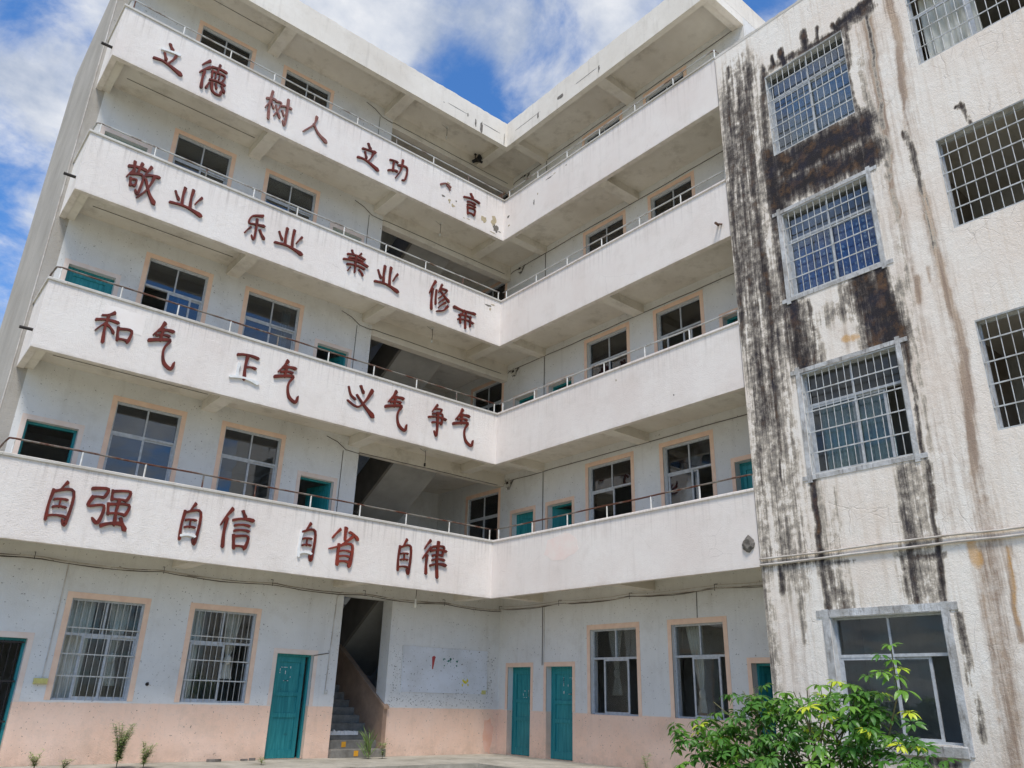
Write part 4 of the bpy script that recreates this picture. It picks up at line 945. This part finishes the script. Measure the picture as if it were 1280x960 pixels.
    wv = s.n('ShaderNodeMix', data_type='VECTOR'); wv.inputs[0].default_value = 0.06; s.l(s.pos, wv.inputs[4])
    nn = s.n('ShaderNodeTexNoise'); nn.inputs['Scale'].default_value = 4; nn.inputs['Detail'].default_value = 5; s.l(s.pos, nn.inputs['Vector']); s.l(nn.outputs['Color'], wv.inputs[5]); s.l(wv.outputs[1], vo.inputs['Vector'])
    crack = s.math('MULTIPLY', s.rng(vo.outputs['Distance'], 0.004, 0.014, 1, 0), s.rng(s.noise(0.9, 3), 0.5, 0.6))
    c_ = s.mix(s.math('MULTIPLY', crack, 0.16), c_, srgb(96, 84, 76))
    h = s.math('ADD', s.noise(7, 7, 0.72), s.math('MULTIPLY', s.noise(44, 5, 0.7), 0.6)); h = s.math('SUBTRACT', h, s.math('MULTIPLY', mK, 0.8)); h = s.math('SUBTRACT', h, s.math('MULTIPLY', crack, 0.3))
    me.materials.append(s.done(c_, 0.92, s.bump(h, 0.6, 0.025), 0.2)); me.update()
    o = bpy.data.objects.new('wall', me); col.objects.link(o); o.parent = AN; o.location = (FN.ox, 0, 0); o.rotation_euler = (0, 0, FN.rz)
    return o
stained_wall()
# reveals and the body of the wall behind the stained face
mb = MB(); wall_sheet(mb, 7.62, 16.0, -0.6, HN_TOP, hN, 0.238, 0.002); place(mb, 'inner_wall', m_wall_in, FN, AN)
m_rev = simple('reveal_plaster', srgb(206, 208, 208), 0.9, srgb(170, 166, 160), 5, 0.3)
for h in hN:
    mb = MB(); a, b, c, d = h; mb.box(a, a + .006, 0.0, 0.2, c, d).box(b - .006, b, 0.0, 0.2, c, d).box(a + .006, b - .006, 0.0, 0.2, d - .006, d).box(a + .006, b - .006, 0.0, 0.2, c, c + .006); place(mb, 'reveal', m_rev, FN, AN)
mb = MB(); mb.box(0.215, 7.4, -7.86, -7.62, -0.6, 15.0); mb.build('side_wall', m_end, AN)
mb = MB(); mb.box(0.215, 7.4, -16.0, -15.76, -0.6, 15.0); mb.build('side_wall', m_end, AN)
mb = wall_sheet(MB(), 7.86, 15.76, -0.6, 15.0, [(u, u + 1.9, z, z + 1.7) for u in (8.3, 12.0) for z in (0.9, 4.9, 8.3, 11.7)], 0.24, 7.2); place(mb, 'rear_wall', m_wall_in, FN, AN)  # openings out of view, added to let daylight into the annex rooms
m_room = simple('dim_brown_plaster', srgb(168, 158, 148), 0.9, srgb(140, 126, 112), 0.8, 0.1)
for z0, z1 in ((-0.3, G0), (3.75, 3.92), (7.15, 7.32), (10.55, 10.72), (14.0, 14.2), ): 
    mb = MB(); mb.box(0.211, 7.16, -15.76, -7.86, z0, z1); mb.build('floor_slab', m_soff, AN)
mb = MB(); mb.box(2.8, 2.92, -15.76, -7.86, -0.3, 14.0); mb.build('partition_wall', m_wall_in, AN)  # pale partition added to make the rooms shallow, so daylight brightens them
mb = MB(); mb.box(0.211, 2.79, -11.25, -11.13, -0.3, 14.0); mb.build('partition_wall', m_room, AN)
# rough roof-edge lip
mb = MB(); rr = random.Random(21); prev = None
for i in range(71):
    x = 7.62 + i * 0.12; dz = rr.uniform(-0.015, 0.02); b = len(mb.v); mb.v += [(x, -0.006, 14.99), (x, -0.004, 15.06 + dz), (x, 0.25, 15.06 + dz), (x, 0.25, 14.99)]
    if prev is not None:
        for q in range(4): mb.f.append((prev + q, b + q, b + (q + 1) % 4, prev + (q + 1) % 4))
    prev = b
place(mb, 'roof_edge', m_cop, FN, AN)
# cement trims that cross at the corners, windows and grilles of the left column
def trim(x0, x1, z0, z1, t=0.12, ov=0.13, bottom=True, y=-0.018):
    for q_ in [(x0 - t, x0 - .008, y, 0.02, z0 - ov, z1 + ov), (x1 + .008, x1 + t, y, 0.02, z0 - ov, z1 + ov), (x0 - t - 0.1, x1 + t + 0.12, y + 0.005, 0.02, z1 + .008, z1 + t)] + ([(x0 - t - 0.1, x1 + t + 0.12, y + 0.005, 0.02, z0 - t, z0 - .008)] if bottom else []):
        b = MB(); b.box(*q_); place(b, 'cement_trim', m_cream, FN, AN)
def grille(parent, w_, h_, nv, nh, y=0.03, double=False):
    mb = MB()
    for i in range(nv + 1): x = w_ * i / nv; x = min(max(x, .012), w_ - .012); mb.tube([(x, y, 0.01), (x, y, h_ - 0.01)], 0.0072, 6)
    me = mb
    for i in range(nh + 1): z = h_ * i / nh; z = min(max(z, .014), h_ - .014); mb.box(0.004, w_ - 0.004, y - 0.016, y - 0.006, z - 0.011, z + 0.011)
    return link('window_grille', mb.mesh('window_grille', m_bar), parent)
for i, (a, b, c, d) in enumerate(hN[:4]):
    sa = [[(0.02, 0.52, 0), (0.48, 0.82, 1)], [(0.02, 0.52, 0), (0.46, 0.80, 1)], full, full][i]
    o = window(FN, a, b, c, d, sa, None, inset=0.12, parent=AN, top=0.58 if i == 0 else 0.60, gl=m_glassg)
    if i: grille(o, b - a, d - c, 13, 5 if i < 3 else 6, 0.02)
    if i != 3: trim(a, b, c, d, bottom=i != 0, t=0.12 if i == 0 else 0.085)
    if i == 0: mb = MB(); mb.bbox(a - 0.05, b + 0.06, -0.05, 0.06, c - 0.16, c - 0.008, 0.012); place(mb, 'window_sill', m_cream, FN, AN)
for i, (a, b, c, d) in enumerate(hN[4:]):
    o = link('window', ring(b - a, d - c, 0.03, 0.14, 0.18).mesh('window', m_alu), AN, FN.loc(a, 0, c), FN.rz)
    if i: grille(o, b - a, d - c, 12, 5, 0.02)
    if i == 3:
        for u, v in ((0.0, 0.5), (0.5, 1.0)): link('sash', ring((b - a) * (v - u), d - c - 0.62, 0.05, 0.146, 0.17, (b - a) * u, 0.03).mesh('sash', m_alu), o)
mb = MB(); rr = random.Random(2)
for z, r_ in ((3.60, 0.016), (3.50, 0.02)):
    mb = MB(); mb.tube([(x_, -0.03, z + (0.012 if 9 < x_ < 11 else 0) + rr.uniform(-.006, .006)) for x_ in np.arange(7.62, 16.0, 0.55)], r_, 8); place(mb, 'conduit_pipe', m_pvc, FN, AN)

# ------------------------------------------------------------------ curtains hung inside (things of their own)
def curtain(fac, x0, x1, z0, z1, y, mat, label, tie=None, folds=6, amp=0.035, seed=1, drift=0.0):
    rr = random.Random(seed); nx, nz = folds * 6, 16; mb = MB(); w_ = x1 - x0
    ph = [rr.uniform(0, 6) for _ in range(3)]
    for j in range(nz + 1):
        v = j / nz; z = z1 - (z1 - z0) * v
        if tie is None: sc, cx = 1.0, 0
        else:
            e = abs(v - tie); sc = 0.22 + 0.78 * min(1, (max(0, e - 0.03) / (tie if v < tie else 0.5))) ** 0.8 if v < tie else 0.24 + 0.5 * min(1, (v - tie) * 3.0); cx = drift * min(v / tie, 1)
        for i in range(nx + 1):
            u = i / nx; x = x0 + w_ * 0.5 + (u - 0.5) * w_ * sc + cx + 0.01 * math.sin(v * 5 + ph[0])
            yy = y + amp * (0.6 + 0.4 * sc) * math.sin(u * folds * 2 * math.pi + ph[1] + 0.6 * math.sin(3 * v + ph[2])) + 0.012 * math.sin(u * 31)
            mb.v.append((x, yy, z))
    for j in range(nz):
        for i in range(nx): a = j * (nx + 1) + i; mb.f.append((a, a + 1, a + nx + 2, a + nx + 1))
    if tie is not None:   # the knot
        z = z1 - (z1 - z0) * tie; cx = x0 + w_ * 0.5 + drift; n0 = len(mb.v)
        for a in range(7):
            t = math.pi * a / 6
            for b in range(10): p_ = 2 * math.pi * b / 10; r_ = math.sin(t) * 0.085 * (1 + 0.25 * math.sin(3 * p_)); mb.v.append((cx + r_ * math.cos(p_), y - .02 + r_ * math.sin(p_) * 0.8, z - 0.03 + 0.13 * math.cos(t) * 0.8))
        for a in range(6):
            for b in range(10): q = n0 + a * 10; mb.f.append((q + b, q + (b + 1) % 10, q + 10 + (b + 1) % 10, q + 10 + b))
    mb.sm = True
    o = mb.build('curtain', mat, None, fac.loc(0, 0, 0), fac.rz)
    o.data.materials[0] = mat
    return tag(o, label, 'curtain')
cw = 'curtains in the ground-floor windows'
for args, kw in [
 ((FA, -8.90, -8.42, 0.9, 2.8, 0.36, m_curt, 'plain white curtain hanging straight at the left side of the leftmost ground-floor barred window'), dict(seed=1)),
 ((FA, -8.15, -7.72, 1.25, 2.8, 0.36, m_curt, 'white curtain knotted halfway down at the right side of the leftmost ground-floor barred window'), dict(tie=0.66, seed=2)),
 ((FA, -6.60, -6.32, 0.9, 2.8, 0.36, m_curt, 'narrow curtain hanging straight in the barred window beside the left teal door'), dict(seed=3, folds=4)),
 ((FA, -5.86, -5.46, 1.45, 2.8, 0.36, m_curt, 'big-knotted white curtain in the open half of the barred window by the left teal door'), dict(tie=0.70, seed=4)),
 ((FB, 2.26, 2.72, 1.35, 2.8, 0.36, m_curt, 'tied white curtain in the unbarred window right beside the middle teal door'), dict(tie=0.66, seed=5, drift=0.02)),
 ((FB, 4.52, 4.98, 1.05, 2.8, 0.36, m_curt, 'tied white curtain slanting in the unbarred window above the leafy shrub'), dict(tie=0.78, seed=6, drift=0.10)),
 ((FA, -5.62, -5.40, FL[3] + 0.9, FL[3] + 2.76, 0.34, m_curt, 'pale curtain at the right edge of the third-floor window with blue reflections'), dict(seed=7, folds=3)),
 ((FN, 9.25, 10.45, 8.40, 9.66, 0.235, m_curtblue, 'blue dotted curtain behind the middle grille of the stained wall'), dict(seed=8, folds=9, amp=.02)),
 ((FN, 8.82, 9.22, 8.40, 9.62, 0.245, m_curtblue, 'short blue dotted curtain end at the left of the middle grille on the stained wall'), dict(seed=9, folds=3, amp=.02)),
 ((FN, 8.95, 10.15, 4.96, 6.25, 0.235, m_curtgreen, 'grey-green flowered curtain behind the lowest grille of the stained wall'), dict(seed=10, folds=9, amp=.02)),
 ((FN, 9.1, 10.45, 11.64, 13.1, 0.235, m_curtsky, 'pale blue curtain behind the topmost grille of the stained wall'), dict(seed=11, folds=9, amp=.02)),
 ((FN, 11.8, 12.7, 11.9, 13.6, 0.4, m_curt, 'white curtain behind the grille in the upper right corner'), dict(seed=12, folds=7, amp=.03))]:
    curtain(*args, **kw)

# ------------------------------------------------------------------ small things hung on the building
def bulb(x, y, z, k, label):
    o = empty('pendant_light', label, 'light', (x, y, z))
    MB().tube([(0, 0, 0), (0, 0, -0.02)], 0.05, 12).build('ceiling_rose', m_post, o)
    mb = MB(); mb.tube([(0, 0, -0.02), (0.01, 0, -0.2), (0, 0, -0.36)], 0.008, 5); mb.tube([(-.18, 0, -0.004), (0, 0, -0.07)], 0.005, 4); mb.build('cord', m_wire, o)
    mb = MB(); mb.tube([(0, 0, -0.36), (0, 0, -0.44)], 0.025, 10); mb.build('lamp_holder', m_dark if k == 2 else m_post, o)
    b = MB(); prof = [(0.018, -0.44), (0.028, -0.47), (0.036, -0.51), (0.03, -0.55), (0.012, -0.57)]
    if k in (1,):
        for r_, z_ in prof:
            for i in range(12): b.v.append((r_ * math.cos(i * math.pi / 6), r_ * math.sin(i * math.pi / 6), z_))
        for a in range(4):
            for i in range(12): b.f.append((a * 12 + i, a * 12 + (i + 1) % 12, a * 12 + 12 + (i + 1) % 12, a * 12 + 12 + i))
        b.f.append(tuple(range(48, 60))); b.sm = True; b.build('bulb', m_bulb, o)
bulb(-1.74, 0.75, 17.325, 5, 'bare lamp cord hanging under the top-floor ceiling near the black loudspeaker')
bulb(-1.70, 0.79, 13.925, 4, 'bare lamp cord hanging from the fourth-floor corridor ceiling before the stairwell')
bulb(-1.75, 0.75, 10.525, 3, 'bare lamp cord hanging from the third-floor corridor ceiling before the stairwell')
bulb(-1.62, 0.87, 7.125, 2, 'short lamp cord with a dark holder under the second-floor corridor ceiling')
bulb(-1.72, 0.70, 3.725, 1, 'white bulb hanging from the ground-floor ceiling above the notice panel')
sp = empty('loudspeaker', 'black horn loudspeaker fixed under the top corridor ceiling near the inner corner', 'loudspeaker', (-0.30, 1.15, 17.08), R(20))
mb = MB(); n = 16
for r_, y_ in ((0.15, -0.16), (0.135, -0.155), (0.08, -0.04), (0.05, 0.02)):
    for i in range(n): mb.v.append((r_ * math.cos(2 * math.pi * i / n), y_, r_ * math.sin(2 * math.pi * i / n)))
for a in range(3):
    for i in range(n): mb.f.append((a * n + i, a * n + (i + 1) % n, a * n + n + (i + 1) % n, a * n + n + i))
mb.sm = True; mb.build('horn', m_blackp, sp)
MB().tube([(0, 0.0, 0), (0, 0.12, 0)], 0.055, 12).build('driver', m_blackp, sp)
mb = MB(); mb.box(-0.012, 0.012, 0.02, 0.05, 0.04, 0.25); mb.box(-0.04, 0.04, 0.0, 0.07, 0.25 - .014, 0.25); mb.build('bracket', m_dark, sp)
for y_, z_, k, lab in ((0.66, 17.02, 5, 'small white meter box with looped cables, topmost at the inner corner'), (0.80, 13.62, 4, 'small meter box with tangled cables on the fourth-floor wall at the inner corner'),
                   (0.98, 10.20, 3, 'small meter box with cables on the third-floor wall at the inner corner'), (1.10, 6.83, 2, 'small meter box with cables on the second-floor wall at the inner corner')):
    o = empty('meter_box', lab, 'meter box', (XB, y_, z_), -math.pi / 2)
    MB().bbox(-0.075, 0.075, -0.08, 0, -0.10, 0.08, 0.01).build('case', m_bar2, o)
    MB().box(-0.05, 0.05, -0.086, -0.081, -0.02, 0.05).build('display', m_dark, o)
    mb = MB(); rr = random.Random(k)
    for i in range(6):
        a = rr.uniform(-.3, .0); mb.tube([(a, -0.01, 0.12 + rr.uniform(-.03, .05)), (a * 0.6, -0.03, 0.04 + rr.uniform(0, .08)), (-0.05 + i * 0.02, -0.05, -0.08 - rr.uniform(0.02, .1)), (0.07 + rr.uniform(0, .14), -0.012, 0.1 + rr.uniform(-.05, .03))], 0.006, 4)
    mb.build('cable_loop', m_wire, o)
def cables(fac, x0, x1, label, seed, y=-0.08, zc=3.41, extra=0):
    rr = random.Random(seed); mb = MB(); o = empty('cable_bundle', label, 'cables', fac.loc(x0, y, zc), fac.rz); L = x1 - x0
    for c in range(5):
        P = []; off = rr.uniform(-0.05, 0.05); n = int(L / 0.3); k1 = rr.uniform(.3, .9)
        for i in range(n + 1):
            x = L * i / n; span = 2.3; t = (x % span) / span
            P.append((x, rr.uniform(-.008, .008) + off * 0.4, off - 0.07 * k1 * 4 * t * (1 - t) + rr.uniform(-.006, .006) + 0.02))
        q = MB(); q.tube(P, 0.007 + 0.003 * (c == 0), 5); q.build('cable', m_wire if c % 3 else m_pvc, o)
    for i in range(int(L / 2.3) + 1):
        q = MB(); q.tube([(i * 2.3, 0.08, 0.08), (i * 2.3, -0.02, 0.07), (i * 2.3, -0.02, -0.06)], 0.007, 5); q.build('cable_hook', m_dark, o)
cables(FA, -12.0, 1.35, 'sagging dark cable bundle strung above the barred ground-floor windows', 3, -0.09, 3.42)
cables(FB, -1.25, 7.6, 'dark cable bundle strung above the unbarred windows and the two narrow teal doors', 4, -0.09, 3.42)
o = empty('switch_box', 'small yellow box on the wall left of the leftmost ground-floor window', 'switch box', FA.loc(-9.12, 0, 1.30))
MB().bbox(-0.11, 0.11, -0.05, 0, -0.055, 0.045, 0.008).build('case', m_ystain, o); MB().box(-0.09, 0.09, -0.054, -0.051, -0.05, -0.042).build('seam', m_flake, o)
for i in (-.06, 0, .06): MB().bbox(i - 0.018, i + 0.018, -0.062, -0.05, -0.02, 0.03, 0.004).build('switch', m_ystain, o)
o = empty('light_switch', 'small white switch below a conduit between the left teal door and the stairs', 'switch', FA.loc(-3.50, 0, 1.25))
MB().bbox(-0.035, 0.035, -0.03, 0, -0.04, 0.045, 0.006).build('plate', m_bar2, o); MB().bbox(-0.012, 0.012, -0.038, -0.03, -0.015, 0.02, 0.003).build('rocker', m_post, o)
o = empty('wall_hook', 'small dark iron hook on the wall between the two barred windows', 'hook', FA.loc(-7.29, 0, 1.30))
MB().tube([(0, 0, 0), (0, -0.05, 0), (0, -0.07, 0.03)], 0.010, 6).build('prong', m_dark, o); MB().tube([(0, 0.0, 0), (0, -0.008, 0)], 0.034, 10).build('plate', m_dark, o)

# ------------------------------------------------------------------ plants
def blade(mb, o, d, up, L, w_, droop=0.35, seg=4, fold=0.25):
    # a leaf blade: rib with two folded halves
    side = d.cross(up).normalized(); b = len(mb.v); prof = [0.0, 0.75, 1.0, 0.72, 0.0] if seg == 4 else [0.3, 1.0, 0.8, 0.0]
    for i in range(seg + 1):
        t = i / seg; p = o + d * (L * t) - up * (droop * L * t * t); hw = w_ * 0.5 * prof[i] if i < len(prof) else 0
        mb.v += [tuple(p + side * hw + up * hw * fold), tuple(p), tuple(p - side * hw + up * hw * fold)]
    for i in range(seg):
        a = b + i * 3; mb.f += [(a, a + 1, a + 4, a + 3), (a + 1, a + 2, a + 5, a + 4)]
def whorl(seed, n=8):
    rr = random.Random(seed); mb = MB(); up = Vector((0, 0, 1))
    mb.tube([(0, 0, -0.10), (0, 0, 0)], 0.004, 4)
    for i in range(n):
        t = 2 * math.pi * (i + rr.uniform(-.2, .2)) / n; el = rr.uniform(-0.25, 0.25); d = Vector((math.cos(t), math.sin(t), el)).normalized(); u = (up - d * up.dot(d)).normalized()
        L = rr.uniform(0.10, 0.155); blade(mb, d * 0.025, d, u, L, L * 0.42, rr.uniform(0.25, 0.6))
    return mb
lm = [[whorl(s_).mesh('leaf', mt) for s_ in range(20 + 10 * i, 24 + 10 * i)] for i, mt in enumerate((m_leaf, m_leafy))]
SH = empty('shrub', 'bushy glossy green shrub with yellow young leaves, growing in front of the lowest stained-wing window', 'shrub', (-1.9, -9.3, -0.25))
rr = random.Random(14); base = Vector((-1.9, -9.3, -0.25))
# limbs: targets (x, y, z) of the crown surface
tops = []
def crown_top(y):   # crown outline height along the wall direction
    K = [(-7.45, 0.55), (-7.7, 0.95), (-8.1, 1.28), (-8.7, 1.30), (-9.0, 1.20), (-9.5, 1.36), (-10.0, 1.42), (-10.35, 1.2), (-10.75, 0.75), (-11.0, 0.25), (-11.8, -0.2)]
    K = sorted(K)
    for (a, b), (c, d) in zip(K, K[1:]):
        if a <= y <= c: return (b + (d - b) * (y - a) / (c - a)) * 1.1 + 0.05 + 0.10 * math.sin(y * 7.3) + 0.05 * math.sin(y * 17)
    return 0.2
cand = []
while len(cand) < 268:
    y_ = rr.uniform(-11.25, -7.5); x_ = -1.9 + rr.gauss(0, 0.42); zt = crown_top(y_) - abs(x_ + 1.9) * 0.25
    e = rr.random(); z_ = zt - (e ** 1.6) * (zt + 0.1)
    if z_ < -0.1: continue
    clump = noise.noise(Vector((x_ * 2.1, y_ * 2.1, z_ * 2.1)))
    if clump < -0.22: continue
    cand.append(Vector((x_, y_, z_)))
special = [Vector((-2.0, -10.62, z)) for z in (1.62, 1.80, 1.98)] + [Vector((-1.95, -10.25, 1.62)), Vector((-2.0, -9.85, 1.55)), Vector((-1.9, -9.55, 1.5)), Vector((-2.05, -7.15, 0.92)), Vector((-2.1, -7.3, 0.8)), Vector((-2.0, -10.70, 1.45)), Vector((-1.95, -10.66, 1.70)), Vector((-2.1, -10.5, 1.66)), Vector((-2.05, -10.50, 1.86)), Vector((-2.0, -10.4, 1.40)), Vector((-2.0, -10.05, 1.50)), Vector((-2.05, -10.75, 1.2))]
limbs = []
for i in range(26):
    y_ = -11.3 + i * 0.155; zt = crown_top(y_) - 0.12; tip = Vector((-1.9 + rr.uniform(-.35, .35), y_, max(zt, 0.2)))
    b0 = base + Vector((rr.uniform(-.15, .15), rr.uniform(-.5, .5), 0)); mid = b0.lerp(tip, 0.5) + Vector((rr.uniform(-.1, .1), rr.uniform(-.1, .1), 0.18))
    q = MB(); q.tube([tuple(b0 - base), tuple(mid - base), tuple(tip - base)], 0.018, 5, r2=0.006); q.build('stem', m_stem, SH); limbs.append((b0, mid, tip))
q = MB(); q.tube([tuple(Vector(p) - base) for p in ((-1.9, -9.9, 0.2), (-1.95, -10.4, 0.9), (-2.0, -10.62, 1.4), (-2.0, -10.62, 1.95))], 0.014, 5, r2=0.008); q.build('stem', m_stem, SH)
for i, p in enumerate(cand + special):
    yel = (p.z > crown_top(p.y) - 0.3 and rr.random() < 0.22) or (p.y < -11.0 and rr.random() < 0.7) or rr.random() < 0.05
    if i >= len(cand): yel = i % 5 == 2
    me = lm[1 if yel else 0][rr.randrange(4)]
    o = link('leaf', me, SH, tuple(p - base)); dirv = Vector((p.x + 2.1, p.y + 9.4, p.z - 0.3)).normalized() * 0.45 + Vector((rr.uniform(-.5, .1), rr.uniform(-.3, .3), 1))
    o.rotation_euler = dirv.to_track_quat('Z', 'Y').to_euler(); sc = rr.uniform(0.8, 1.25); o.scale = (sc, sc, sc)

fill = MB(); rf = random.Random(99); cnt = 0
from mathutils import Quaternion
srcs = [whorl(200 + i) for i in range(5)]
while cnt < 560:
    y_ = rf.uniform(-11.2, -7.6); x_ = -1.85 + rf.gauss(0, 0.38); zt = crown_top(y_) - abs(x_ + 1.9) * 0.3 - 0.05; z_ = rf.uniform(-0.25, max(zt, 0.0))
    if noise.noise(Vector((x_ * 2.1, y_ * 2.1, z_ * 2.1))) < -0.26 and z_ > 0.4: continue
    q_ = (Vector((-0.25 + rf.uniform(-.5, .3), rf.uniform(-.4, .4), 1))).to_track_quat('Z', 'Y'); sc = rf.uniform(0.8, 1.25); b_ = len(fill.v); src = srcs[cnt % 5]
    p_ = Vector((x_, y_, z_)) - base
    fill.v += [tuple(p_ + q_ @ (Vector(v_) * sc)) for v_ in src.v]; fill.f += [tuple(i + b_ for i in f_) for f_ in src.f]; cnt += 1
tag(fill.build('foliage', m_leaf, SH), kind='stuff')

def weed(loc, h, nst, label, kind='bushy', seed=1, lean=0.4):
    rr = random.Random(seed); o = empty('weed', label, 'weed', loc); st, lf = MB(), MB()
    for i in range(nst):
        t = rr.uniform(0, 6.28); ln = rr.uniform(0.3, 1) * lean; hh = h * rr.uniform(0.6, 1); P = []
        for j in range(5): v = j / 4; P.append(Vector((math.cos(t) * ln * hh * v * v, math.sin(t) * ln * hh * v * v, hh * v)))
        if kind == 'grass':
            d = Vector((math.cos(t) * .4, math.sin(t) * .4, 1)).normalized(); u = Vector((-math.cos(t), -math.sin(t), .4)).normalized()
            for q_ in range(3): 
                dd = (d + Vector((rr.uniform(-.3, .3), rr.uniform(-.3, .3), 0))).normalized(); uu = (u - dd * u.dot(dd)).normalized(); blade(lf, Vector((rr.uniform(-.05, .05), rr.uniform(-.05, .05), 0.02 + q_ * hh * .2)), dd, uu, hh * rr.uniform(.6, .9), 0.022, 0.2)
            st.tube([tuple(p) for p in P], 0.005, 4, r2=0.002)
        else:
            st.tube([tuple(p) for p in P], 0.005, 4, r2=0.002)
            for j in range(int(40 * h / 0.6)):
                v = rr.uniform(0.2, 1); k_ = min(int(v * 4), 3); p = P[k_].lerp(P[k_ + 1], v * 4 - k_); a = rr.uniform(0, 6.28); d = Vector((math.cos(a), math.sin(a), rr.uniform(.1, .7))).normalized(); u = (Vector((0, 0, 1)) - d * d.z).normalized()
                blade(lf, p, d, u, rr.uniform(0.06, 0.11), 0.018, 0.3, 3)
    st.build('stem', m_stem, o); tag(lf.build('leaves', m_leafh if kind == 'grass' else m_leafd, o), kind='stuff'); return o
weed((-7.85, 0.30, G0), 0.74, 22, 'tall feathery weed growing on the walkway below the leftmost window', seed=1)
weed((-7.42, 0.25, G0), 0.42, 14, 'shorter feathery weed just right of the tall one', seed=2)
weed((-2.62, 0.75, G0), 0.62, 13, 'tuft of upright grassy leaves at the foot of the stairs', 'grass', 3)
weed((-2.30, 0.70, G0), 0.42, 5, 'thin small weed right of the grassy tuft at the stairs', 'bushy', 4, 0.4)
weed((-9.05, 0.6, G0), 0.30, 9, 'low dry weed at the far left, near the barred dark doorway', 'bushy', 5, 0.9)
weed((-8.7, 0.2, G0), 0.22, 6, 'tiny dry weed between the far-left doorway and the tall weed', 'bushy', 6, 0.9)
weed((0.3, -4.55, G0), 0.42, 3, 'single thin stalk weed under the unbarred window left of the shrub', 'bushy', 7, 0.4)
weed((-5.3, 0.15, G0), 0.16, 4, 'tiny sprout on the walkway left of the left teal door', 'bushy', 8, 0.6)
# dry litter by the wall
for i, (x, y, s_) in enumerate([(-5.85, 1.15, .16), (-5.2, 1.2, .10), (-5.05, 1.18, .07)]):
    rr = random.Random(i); mb = MB(); P = [(x + s_ * math.cos(t) * rr.uniform(.6, 1.1), y + 0.4 * s_ * math.sin(t) * rr.uniform(.6, 1.1)) for t in np.arange(0, 6.28, 0.8)]; mb.prism(P, 2, G0, G0 + 0.03 + 0.02 * rr.random())
    tag(mb.build('stone_chip', m_grey), ['largest flat dark chip of rubble on the walkway left of the left teal door', 'middle flat chip of rubble nearest the left teal door but one', 'smallest chip of rubble next to the left teal door'][i], 'rubble')

GROUPS = {'curtain': 'curtains hung inside the windows', 'weed': 'weeds growing along the foot of the walls', 'light': 'lamp cords hanging from the corridor ceilings', 'meter box': 'meter boxes stacked up the inner corner',
          'cables': 'cable bundles strung along the ground storey', 'rubble': 'chips of rubble on the walkway'}
for o_ in bpy.data.objects:
    if o_.parent is None and o_.get('category') in GROUPS: o_['group'] = GROUPS[o_['category']]
